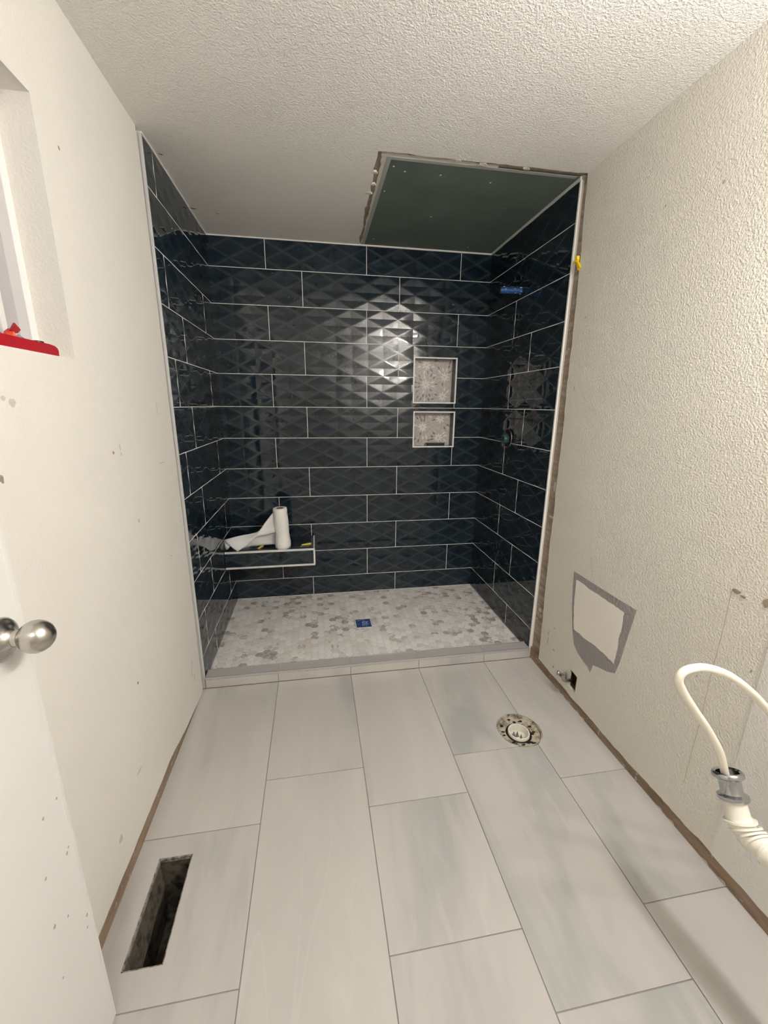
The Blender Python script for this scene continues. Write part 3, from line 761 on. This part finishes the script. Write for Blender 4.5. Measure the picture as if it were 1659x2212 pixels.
for k in range(13):
    a = k*2*math.pi/13 + rnd.uniform(-.25, .25); r0 = rnd.uniform(.058, .078); q = rnd.uniform(0, 3)
    pts = [(FC[0] + r0*math.cos(a) + rnd.uniform(.006, .016)*math.cos(j*1.05 + q), FC[1] + r0*math.sin(a) + rnd.uniform(.002, .007)*math.sin(j*1.05 + q)) for j in range(6)]
    slab(bm, pts, [], lambda u, v, w_: (u, v, -0.0160 + w_), 0.003)
bm_obj('wax_residue', bm, M['black'], tf)['kind'] = 'stuff'

# ------------------------------------------------------------------ toilet shut-off valve in the right wall
sv = thing('shutoff_valve', 'small corroded shut-off valve poking out of the box hole low in the right wall', 'valve', (XR, -0.37, 0.11))
lathe_obj('stub_pipe', (XR + 0.06, -0.380, 0.122), (-1, 0, 0), [(0, .008), (.09, .008), (.09, 0)], M['nickel'], sv, 16)
lathe_obj('valve_body', (XR - 0.012, -0.352, 0.121), (0, 0, 1), [(-.022, 0), (-.022, .009), (-.012, .009), (-.011, .0125), (.010, .0125), (.011, .009), (.020, .009), (.020, 0)], M['nickel'], sv, 16)
lathe_obj('outlet_nut', (XR - 0.012, -0.352, 0.121), (-0.4, 0.9, 0.0), [(0.0, .008), (.012, .008), (.013, .011), (.024, .011), (.024, 0)], M['chrome'], sv, 6)
lathe_obj('handle', (XR - 0.020, -0.338, 0.128), (-1, 0.35, 0.35), [(0, .004), (.012, .004), (.013, .012), (.017, .013), (.021, .011), (.021, 0)], M['chrome'], sv, 12)
slab_obj('escutcheon_shard', [(-.345, .150), (-.366, .172), (-.384, .158), (-.380, .128), (-.366, .095), (-.352, .125)], [], lambda u, v, w_: (XR - 0.0022 + w_, u, v), 0.002, M['gypsum'], sv)
box('cavity', (XR + 0.060, -0.45, 0.06), (XR + 0.062, -0.31, 0.20), M['stud'], sv)

# ------------------------------------------------------------------ niches
def petal_mesh(l, wd):
    bm = bmesh.new(); n = 5; top = []; 
    pts = [(l*k/n, wd*math.sin(math.pi*(k/n)**0.9)) for k in range(n+1)]
    outer = pts + [(x, -y) for x, y in reversed(pts[1:-1])]
    slab(bm, outer, [], lambda u, v, w_: (u, -w_, v), 0.0012)
    bmesh.ops.recalc_face_normals(bm, faces=bm.faces[:])
    me = bpy.data.meshes.new('petal'); bm.to_mesh(me); bm.free(); return me
PET = {}
for c in ('petal_white', 'petal_grey', 'petal_brown'):
    PET[c] = petal_mesh(0.030 if c != 'petal_white' else 0.032, 0.0058); PET[c].materials.append(M[c])
def niche(n, label, flowers, seed, depth=0.085):
    x0, z0, x1, z1 = n; r = random.Random(seed)
    t = thing('shower_niche', label, 'niche', ((x0+x1)/2, D, z0), 'recessed shelf niches in the back wall')
    e = 0.009
    box('trim', (x0, D - .0025, z0), (x0 + e, D + .012, z1), M['trim_white'], t, .0012); box('trim', (x1 - e, D - .0025, z0), (x1, D + .012, z1), M['trim_white'], t, .0012)
    box('trim', (x0, D - .0026, z0), (x1, D + .012, z0 + e), M['trim_white'], t, .0012); box('trim', (x0, D - .0026, z1 - e), (x1, D + .012, z1), M['trim_white'], t, .0012)
    yb = D + depth
    box('back_panel', (x0, yb, z0), (x1, yb + .006, z1), M['niche_back'], t)
    box('side_panel', (x0, D + .005, z0), (x0 + .006, yb, z1), M['niche_side'], t); box('side_panel', (x1 - .006, D + .005, z0), (x1, yb, z1), M['niche_side'], t)
    box('side_panel', (x0 + .006, D + .005, z0), (x1 - .006, yb, z0 + .006), M['niche_side'], t); box('side_panel', (x0 + .006, D + .005, z1 - .006), (x1 - .006, yb, z1), M['niche_side'], t)
    lo, hi = (x0 + .008, z0 + .008), (x1 - .008, z1 - .008); used = []
    for fx, fz in flowers:
        for ring, (rad, cnt) in enumerate(((0.004, 8), (0.037, 12), (0.062, 17), (0.088, 22), (0.116, 26))):
            for k in range(cnt):
                a = 2*math.pi*(k + 0.5*(ring % 2))/cnt + r.uniform(-.08, .08)
                px, pz = x0 + fx*(x1-x0) + rad*math.cos(a), z0 + fz*(z1-z0) + rad*math.sin(a)
                L = 0.031
                ex, ez = px + L*math.cos(a), pz + L*math.sin(a)
                mx, mz = (px+ex)/2, (pz+ez)/2
                if not (lo[0] < min(px, ex) and max(px, ex) < hi[0] and lo[1] < min(pz, ez) and max(pz, ez) < hi[1]): continue
                if ring > 0:
                    own = math.hypot(mx - (x0 + fx*(x1-x0)), mz - (z0 + fz*(z1-z0)))
                    if any(math.hypot(mx - (x0+gx*(x1-x0)), mz - (z0+gz*(z1-z0))) < own - 1e-6 for gx, gz in flowers): continue
                if any(math.hypot(mx-ux, mz-uz) < (0.0085 if ring < 2 else 0.0118) for ux, uz in used): continue
                used.append((mx, mz))
                if ring == 0: c = 'petal_white'
                else: c = 'petal_brown' if r.random() < (0.55 if ring > 1 else 0.25) else ('petal_grey' if r.random() < .72 else 'petal_white')
                o = bpy.data.objects.new('petal', PET[c]); COL.objects.link(o)
                o.location = (px, yb - 0.0001, pz); o.rotation_euler = (0, -a, 0); o.parent = t; o.matrix_parent_inverse = Matrix.Translation(-t.location)
    return t
niche(NICHE[0], 'upper, taller niche in the back wall with white edging and flower mosaic', [(0.36, 0.42), (0.80, 0.60), (0.77, 0.16), (0.36, 0.86)], 5)
niche(NICHE[1], 'lower niche in the back wall, white edging and flower mosaic, black bar inside', [(0.30, 0.55), (0.70, 0.24), (0.73, 0.80)], 9)
bar_ = thing('black_bar', 'flat black plastic bar lying on the bottom of the lower niche', 'tool', (1.467, D + .03, 1.1335))
box('body', (1.403, D + .018, 1.1333), (1.531, D + .044, 1.153), M['black'], bar_, .004)
box('rim', (1.400, D + .020, 1.149), (1.534, D + .042, 1.157), M['black'], bar_, .003)

# ------------------------------------------------------------------ floating bench
BX, BY, BZ0, BZ1 = 0.572, 0.660, 0.380, 0.497
bench = thing('shower_bench', 'navy-tiled floating corner bench with silver edge trims in the back left corner', 'bench', (0.28, 0.80, BZ0))
box('core', (0.002, BY + .008, BZ0 + .006), (BX - .006, D - .001, BZ1 - .006), M['grout'], bench)
relief_tile(bench, (0.002, BZ0 + .0125, BX - .010, BZ1 - .0125), (-0.075, BZ0 + .0125 - .045), lambda u, v, w_: (u, BY + w_, v), (), .007, 'front_tile')
box('top_tile', (0.002, BY + .012, BZ1 - .007), (BX - .012, D - .002, BZ1), M['navy_flat'], bench)
box('bottom_tile', (0.002, BY + .012, BZ0), (BX - .012, D - .002, BZ0 + .007), M['navy_flat'], bench)
box('side_tile', (BX - .007, BY + .012, BZ0 + .012), (BX, D - .002, BZ1 - .012), M['navy_flat'], bench)
box('edge_trim', (0.001, BY - .0012, BZ1 - .012), (BX, BY + .011, BZ1 + .0012), M['trim_metal'], bench, .0022)
box('edge_trim', (0.001, BY - .0012, BZ0 - .0012), (BX, BY + .011, BZ0 + .012), M['trim_metal'], bench, .0022)
box('edge_trim', (BX - .011, BY + .0105, BZ1 - .011), (BX + .0012, D - .002, BZ1 + .0011), M['trim_metal'], bench, .002)
box('edge_trim', (BX - .011, BY + .0105, BZ0 - .0011), (BX + .0012, D - .002, BZ0 + .011), M['trim_metal'], bench, .002)
box('edge_trim', (BX - .0085, BY - .001, BZ0 + .0115), (BX + .0011, BY + .008, BZ1 - .0115), M['trim_white'], bench, .0015)

# ------------------------------------------------------------------ paper towel roll with a loose end
ROLL = (0.366, 0.712)
pt = thing('paper_towel_roll', 'white paper towel roll standing on the bench with a loose twisted end', 'paper towels', (ROLL[0], ROLL[1], BZ1 + .0012))
bm = bmesh.new(); prof = []
zr = BZ1 + 0.002
for k in range(15):
    zz = 0.270*k/14; rr = 0.0475 + 0.0035*math.sin(k*0.9)*0.35 + (0.0045 if k < 5 else 0)*(1 - k/5) + rnd.uniform(-.0008, .0008)
    prof.append((zz, rr if 0 < k < 14 else rr - .003))
lathe(bm, (ROLL[0], ROLL[1], zr), (-0.035, 0.0, 1), prof + [(0.270, .022), (0.10, .0205)], 40, True)
roll = bm_obj('roll', bm, M['paper'], pt, True)
lathe_obj('cardboard_core', (ROLL[0] - .0035, ROLL[1], zr + .10), (-0.035, 0, 1), [(0, .0215), (.1695, .0215), (.1695, .0195), (0, .0195), (0, .0215)], M['cardboard'], roll, 24, False)
# loose sheet: a strip that leaves the roll on its left side, drops, folds over and spreads to the corner
A = [(0.322, 0.700, 0.752), (0.263, 0.692, 0.681), (0.222, 0.690, 0.627), (0.178, 0.690, 0.610), (0.091, 0.688, 0.596), (0.000, 0.690, 0.574)]      # upper edge
B = [(0.322, 0.692, 0.611), (0.259, 0.686, 0.599), (0.221, 0.684, 0.592), (0.179, 0.680, 0.570), (0.134, 0.674, 0.532), (0.082, 0.665, 0.4995)]      # lower edge
A2 = [(0.322, 0.728, 0.602), (0.254, 0.722, 0.594), (0.205, 0.716, 0.588), (0.158, 0.710, 0.570), (0.094, 0.700, 0.548)]
B2 = [(0.320, 0.735, 0.514), (0.239, 0.735, 0.512), (0.180, 0.730, 0.508), (0.122, 0.722, 0.504), (0.071, 0.712, 0.501)]
bm = bmesh.new()
def strip(e0, e1, bow):
    a_, b_ = catmull(e0, 6), catmull(e1, 6); grid = []
    for i, (p, q) in enumerate(zip(a_, b_)):
        grid.append([bm.verts.new(p.lerp(q, k/6) + Vector((0, bow*math.sin(math.pi*k/6)*math.sin(.35*i), 0))) for k in range(7)])
    for g0, g1 in zip(grid, grid[1:]):
        for k in range(6): bm.faces.new((g0[k], g0[k+1], g1[k+1], g1[k]))
strip(A, B, 0.012); strip(A2, B2, 0.010)
bm.faces.new([bm.verts.new(p) for p in ((0.000, 0.691, 0.573), (0.001, 0.692, 0.4995), (0.020, 0.688, 0.511), (0.042, 0.682, 0.535))])
sheet = bm_obj('loose_sheet', bm, M['paper_sheet'], pt, True)
so = sheet.modifiers.new('solidify', 'SOLIDIFY'); so.thickness = 0.0012

# yellow levelling wedges
def wedge(name, label, p, ang, mt, parentless=True, tilt=None):
    t = thing(name, label, 'tile wedge', p, 'yellow plastic tile wedges')
    bm = bmesh.new()
    pts = [(-.031, -.0045), (.020, -.0055), (.031, -.004), (.033, 0), (.031, .004), (.020, .0055), (-.031, .0045), (-.033, 0)]
    slab(bm, pts, [], lambda u, v, w_: (u, v, w_*(0.45 + 0.55*(u + .033)/.066)), 0.009)
    R_ = tilt if tilt is not None else Matrix.Rotation(ang, 4, 'Z')
    bm.transform(Matrix.Translation(p) @ R_)
    wd_ = bm_obj('wedge', bm, M[mt], t)
    bm = bmesh.new()
    for k in range(5): bx(bm, (-.022 + k*.010, -.004, .0045 + k*.0009), (-.019 + k*.010, .004, .0062 + k*.0009))
    bm.transform(Matrix.Translation(p) @ R_)
    bm_obj('ridges', bm, M[mt], wd_)
    return t
wedge('tile_wedge', 'yellow wedge lying in front of the loose paper, left of the towel roll', (0.219, 0.737, BZ1 + .0002), math.atan2(.071, .030), 'yellow')
wedge('tile_wedge', 'yellow wedge at the right end of the bench, right of the towel roll', (0.517, 0.748, BZ1 + .0002), 0.24, 'yellow')
# clip hanging on the right edge trim
cl = thing('tile_clip', 'small bright yellow clip stuck in the gap beside the right edge trim', 'tile clip', (W + .004, -.05, 2.04))
Ri = Matrix(((0, 0, -1), (-.34, .94, 0), (-.94, -.34, 0))).transposed()
bm = bmesh.new()
slab(bm, [(-.030, 2.058), (-.050, 2.069), (-.056, 2.060), (-.052, 2.050), (-.078, 2.019), (-.062, 2.012), (-.046, 2.046), (-.034, 2.050)], [], lambda u, v, w_: (XR - .010 + w_, u, v), 0.010)
bm_obj('clip_body', bm, M['yellow_bright'], cl)
box('clip_tail', (XR - .012, -.047, 2.050), (XR + .0150, -.026, 2.056), M['yellow_bright'], cl)
box('clip_head', (XR - .014, -.056, 2.057), (XR - .002, -.042, 2.071), M['yellow_bright'], cl)

# ------------------------------------------------------------------ shower drain cover
dr = thing('shower_drain_cover', 'square blue film-covered drain cover in the hexagon shower floor', 'drain cover', ((DR[0]+DR[2])/2, (DR[1]+DR[3])/2, ZS - .001))
dpl = box('plate', (DR[0], DR[1], ZS - .0012), (DR[2], DR[3], ZS + .002), M['blue_film'], dr, .0012)
bm = bmesh.new(); zt = ZS + .0021; cx, cy = (DR[0]+DR[2])/2, (DR[1]+DR[3])/2
lathe(bm, (cx + .008, cy + .006, zt), (0, 0, 1), [(0, .017), (.0002, .017), (.0002, .012), (0, .012), (0, .017)], 20, False)
for a, b in (((cx + .001, cy + .004), (cx + .015, cy + .008)), ((cx - .010, cy - .032), (cx - .005, cy - .016)), ((cx - .004, cy - .026), (cx + .018, cy - .022)), ((cx + .022, cy - .022), (cx + .026, cy - .008)), ((cx + .027, cy - .018), (cx + .033, cy - .012)), ((cx + .024, cy + .012), (cx + .034, cy + .018)), ((cx - .04, cy + .034), (cx - .018, cy + .037)), ((cx - .006, cy + .034), (cx + .01, cy + .037))):
    bx(bm, (*a, zt), (*b, zt + .0002))
bm_obj('white_print', bm, M['white_print'], dpl)
bm = bmesh.new(); e = .0025
for a, b in (((DR[0] - e, DR[1] - e), (DR[2] + e, DR[1])), ((DR[0] - e, DR[3]), (DR[2] + e, DR[3] + e)), ((DR[0] - e, DR[1]), (DR[0], DR[3])), ((DR[2], DR[1]), (DR[2] + e, DR[3]))): bx(bm, (*a, ZS - .001), (*b, ZS + .0012))
bm_obj('rim', bm, M['trim_white'], dr)

# ------------------------------------------------------------------ shower arm stub and mixing valve on the right tiled wall
sa = thing('shower_arm_stub', 'pipe stub wrapped in blue tape sticking out high on the right tiled wall', 'pipe stub', (W, 0.500, 2.062))
o0 = Vector((W + .012, 0.488, 2.062)); ax = Vector((-1, 0.10, -0.005))
tp = lathe_obj('taped_pipe', o0, ax, [(0.0, .0155), (.010, .0175), (.030, .0165), (.050, .0170), (.080, .0162), (.108, .0172), (.128, .0178), (.134, .0165)], M['blue_tape'], sa, 24, False)
lathe_obj('open_end', o0 + ax*.120, ax, [(0, .014), (.016, .0150), (.017, .0165), (.0155, .0178), (.013, .0175)], M['black'], tp, 24, True)
bm = bmesh.new()
u_, v_, n_ = frame_from(ax)
for k, (d, a, s) in enumerate([(.012, .2, .010), (.010, 1.4, .012), (.014, 2.6, .009), (.016, 3.9, .012), (.011, 5.2, .011), (.045, 2.1, .006), (.060, 0.9, .006), (.105, 3.3, .007), (.052, 3.4, .006), (.112, 4.4, .012)]):
    c = o0 + ax*d + (u_*math.cos(a) + v_*math.sin(a))*.0172
    bmesh.ops.create_icosphere(bm, subdivisions=1, radius=s*.55, matrix=Matrix.Translation(c) @ Matrix.Diagonal((1.2, 0.7, .6, 1)))
bm_obj('torn_tape', bm, M['white_print'], sa)['kind'] = 'stuff'

mv = thing('mixing_valve', 'green plastic valve guard in a chrome ring on the right tiled wall', 'valve', (W, VALVE[0], VALVE[1]))
yv, zv = VALVE[0], VALVE[1]
bm = bmesh.new()
ring = [(W - .006, yv + .058*math.cos(2*math.pi*k/48), zv + .058*math.sin(2*math.pi*k/48)) for k in range(49)]
tube(bm, ring, .0022, 8, False); bmesh.ops.remove_doubles(bm, verts=bm.verts[:], dist=1e-6)
bm_obj('chrome_ring', bm, M['chrome'], mv, True)
lathe_obj('cavity_shade_disc', (W - .0042, yv, zv), (1, 0, 0), [(0, 0), (0, .057), (.003, .057), (.003, 0)], M['black'], mv, 48, False)  # black disc painting the shade of the valve recess
gc = lathe_obj('guard_cylinder', (W + .03, yv, zv - .004), (-1, 0, 0), [(0, .023), (.045, .023), (.047, .021), (.062, .021), (.065, .019), (.065, .011), (.052, .010), (.052, 0)], M['green_guard'], mv, 28)
bm = bmesh.new()
for k in range(8):
    a = k*math.pi/4; c = (yv + .0225*math.cos(a), zv - .004 + .0225*math.sin(a))
    bx(bm, (W - .040, c[0] - .003, c[1] - .003), (W - .006, c[0] + .003, c[1] + .003))
bm_obj('guard_rib', bm, M['green_guard'], gc)
for dz in (.040, -.043): lathe_obj('bolt_hole', (W - .012, yv, zv + dz), (1, 0, 0), [(0, .011), (0, .013), (.012, .013), (.012, .011), (0, .011)], M['black'], mv, 20, False)

# ------------------------------------------------------------------ sink drain pipe with tubing stuck into it
PX = 1.56
dp = thing('sink_drain_pipe', 'white plastic drain pipe with elbow and chrome slip nut beside the right wall', 'pipe', (PX, -1.33, .47))
up = Vector((0.0, 0.55, 1.0)).normalized()
q0 = Vector((PX, -1.332, .478))
# upright stub, swept elbow and horizontal run
lathe_obj('upright_socket', q0 - up*.004, up, [(0, .0255), (.040, .0235), (.042, .0235), (.044, 0)], M['pvc'], dp, 36)
def sweep(pts, rads, name, seg=30):
    bm = bmesh.new(); tube(bm, pts, rads, seg); return bm_obj(name, bm, M['pvc'], dp, True)
arc = catmull([q0, q0 - up*.012 + Vector((.001, -.004, 0)), Vector((PX + .004, -1.362, .455)), Vector((PX + .008, -1.380, .456)), Vector((PX + .011, -1.40, .455))], 6)
sweep(arc, .0262, 'elbow')
# stepped fins of the elbow
for k in range(4):
    s = (k + .6)/4; c = q0.lerp(Vector((PX + .008, -1.383, .455)), s) + Vector((0, .004*(1-s), -.004*math.sin(math.pi*s)))
    d = up.lerp(Vector((0.12, 1, 0.03)), s*.9).normalized()
    lathe_obj('elbow_fin', c - d*.002, d, [(0, .0255), (.0, .0335 - .0005*k), (.0045, .0335 - .0005*k), (.0045, .0255)], M['pvc'], dp, 30, False)
h0, hd = Vector((PX + .010, -1.390, .4555)), Vector((.16, -1, 0.0)).normalized()
lathe_obj('hub', h0, hd, [(0, .026), (.002, .0335), (.006, .0335), (.0065, .031), (.036, .0315), (.0365, .035), (.040, .0350), (.0405, .033), (.044, .033), (.0445, .0345), (.048, .0345), (.049, .0315), (.12, .031), (.125, .026), (.26, .026)], M['pvc'], dp, 40)
e0 = h0 + hd*.26
sweep(catmull([e0 - hd*.01, e0 + hd*.02, e0 + hd*.045 + Vector((.03, 0, 0)), e0 + hd*.05 + Vector((.09, 0, 0)), Vector((XR + .02, (e0 + hd*.05).y, e0.z))], 6), .026, 'wall_arm')
n0 = q0 + up*.036
nut = lathe_obj('slip_nut', n0, up, [(0, .024), (.002, .0300), (.006, .0325), (.012, .0320), (.014, .0285), (.016, .0240), (.024, .0228), (.040, .0228), (.046, .0240), (.049, .0290), (.052, .0325), (.058, .0330), (.062, .0310), (.0635, .0280), (.060, .0235), (.02, .0215)], M['chrome'], dp, 40, False)
nut['label'] = 'chrome slip nut collar'
lathe_obj('nut_seal', n0 + up*.022, up, [(0, .0218), (.002, .0218), (.002, 0)], M['cardboard'], nut, 30)
mouth = n0 + up*.060
hs = thing('water_tube', 'cream plastic tube looping out of the chrome-nutted drain pipe to the right', 'tube', tuple(mouth))
yc = mouth.y
path = [n0 + up*.020 + Vector((-.004, 0, 0)), mouth + Vector((-.007, 0, 0)), (1.528, yc + .004, .622), (1.475, yc + .004, .697), (1.425, yc + .003, .757), (1.382, yc + .002, .812), (1.363, yc, .846), (1.376, yc, .866), (1.423, yc, .868), (1.490, yc - .002, .842), (1.567, yc - .004, .786), (1.636, yc - .006, .720), (1.70, yc - .010, .655), (1.75, yc - .012, .61), (XR + .01, yc - .012, .585)]
bm = bmesh.new(); tube(bm, catmull(path, 8), .0088, 18); bm_obj('tube', bm, M['hose'], hs, True)

# ------------------------------------------------------------------ things on the window sill
lv = thing('red_level', 'red plastic bar with a dark cap lying along the front of the window sill', 'level', (-.02, -1.0, WIN[1]))
slab_obj('body', [(-1.30, WIN[1] + .0003), (-.768, WIN[1] + .0003), (-.766, WIN[1] + .012), (-.770, WIN[1] + .018), (-.778, WIN[1] + .022), (-.80, WIN[1] + .0238), (-1.30, WIN[1] + .0238)], [], lambda u, v, w_: (-.036 + w_, u, v), .028, M['red'], lv)
lathe_obj('cap', (-.022, -.818, WIN[1] + .0225), (0, 0, 1), [(0, .012), (.0045, .012), (.0055, .010), (.0055, 0)], M['black'], lv, 20)
pk = thing('plastic_package', 'crinkled clear packet with a blue and red label on the window sill', 'packet', (-.06, -.93, WIN[1]))
def pouch(name, y0, y1, z1, x0, x1, mt, sd):
    r = random.Random(sd); bm = bmesh.new(); n = 8; rows_ = []
    for i in range(n + 1):
        y = y0 + (y1-y0)*i/n; s = math.sin(math.pi*min(1, .18 + .82*min(i, n-i)/(n/2))/2)
        h = (z1 - WIN[1] - .001)*s*r.uniform(.88, 1.05); ring = []
        for k in range(8):
            a = 2*math.pi*k/8
            ring.append(bm.verts.new(((x0+x1)/2 + (x1-x0)/2*math.cos(a)*r.uniform(.9, 1.05), y, WIN[1] + .001 + h/2*(1 + math.sin(a)))))
        rows_.append(ring)
    for a, b in zip(rows_, rows_[1:]):
        for k in range(8): bm.faces.new((a[k], a[(k+1)%8], b[(k+1)%8], b[k]))
    bm.faces.new(rows_[0]); bm.faces.new(rows_[-1])
    return bm_obj(name, bm, M[mt], pk)
pouch('blue_label', -1.06, -.838, WIN[1] + .052, -.075, -.045, 'blue_label', 1)
pouch('red_band', -.858, -.832, WIN[1] + .048, -.074, -.045, 'red_orange', 2)
pouch('clear_end', -.846, -.788, WIN[1] + .040, -.074, -.045, 'clear', 3)
slab_obj('red_scrap', [(-.852, WIN[1] + .044), (-.831, WIN[1] + .041), (-.818, WIN[1] + .050), (-.834, WIN[1] + .062)], [], lambda u, v, w_: (-.055 + w_, u, v), .004, M['red'], pk)
pouch('clear_bag', -1.03, -.840, WIN[1] + .072, -.077, -.058, 'clear', 4)

# ------------------------------------------------------------------ vanity light on the right wall (outside the frame)
def vanity():
    t = thing('vanity_light', 'wall-mounted vanity light with frosted globes above the missing sink', 'lamp', (XR, -1.72, 2.06))
    box('back_plate', (XR - .03, -1.99, 2.02), (XR - .004, -1.45, 2.12), M['nickel'], t, .004)
    gm, tt, bb = mat('frosted_lamp_globe', (0.9, 0.9, 0.9), 0.5)
    bb.inputs['Emission Color'].default_value = (1.0, 0.975, 0.965, 1); bb.inputs['Emission Strength'].default_value = LAMP
    for y in (-1.54, -1.72, -1.90):
        lathe_obj('arm', (XR - .03, y, 2.07), (-1, 0, 0), [(0, .018), (.03, .018), (.032, .03), (.045, .03), (.045, 0)], M['nickel'], t, 20)
        bm = bmesh.new(); bmesh.ops.create_uvsphere(bm, u_segments=24, v_segments=12, radius=.05, matrix=Matrix.Translation((XR - .115, y, 2.07)))
        bm_obj('globe', bm, gm, t, True)
vanity()
def hall_fill_light():  # added out of view as frontal fill through the doorway
    t = thing('hall_fill_light', 'added fill light, a round dish on the hallway ceiling behind the viewer', 'lamp', (0.5, YF - .75, H))
    gm, tt, bb = mat('frosted_dish', (0.9, 0.9, 0.9), 0.5)
    bb.inputs['Emission Color'].default_value = (1.0, 0.985, 0.96, 1); bb.inputs['Emission Strength'].default_value = HALL_FILL
    lathe_obj('dish', (0.5, YF - .75, H - .012), (0, 0, -1), [(0, .16), (.02, .15), (.05, .10), (.062, 0)], gm, t, 32)
    lathe_obj('ring', (0.5, YF - .75, H - .0005), (0, 0, -1), [(0, .17), (.014, .17), (.014, .15), (0, .15)], M['nickel'], t, 32, False)
hall_fill_light()
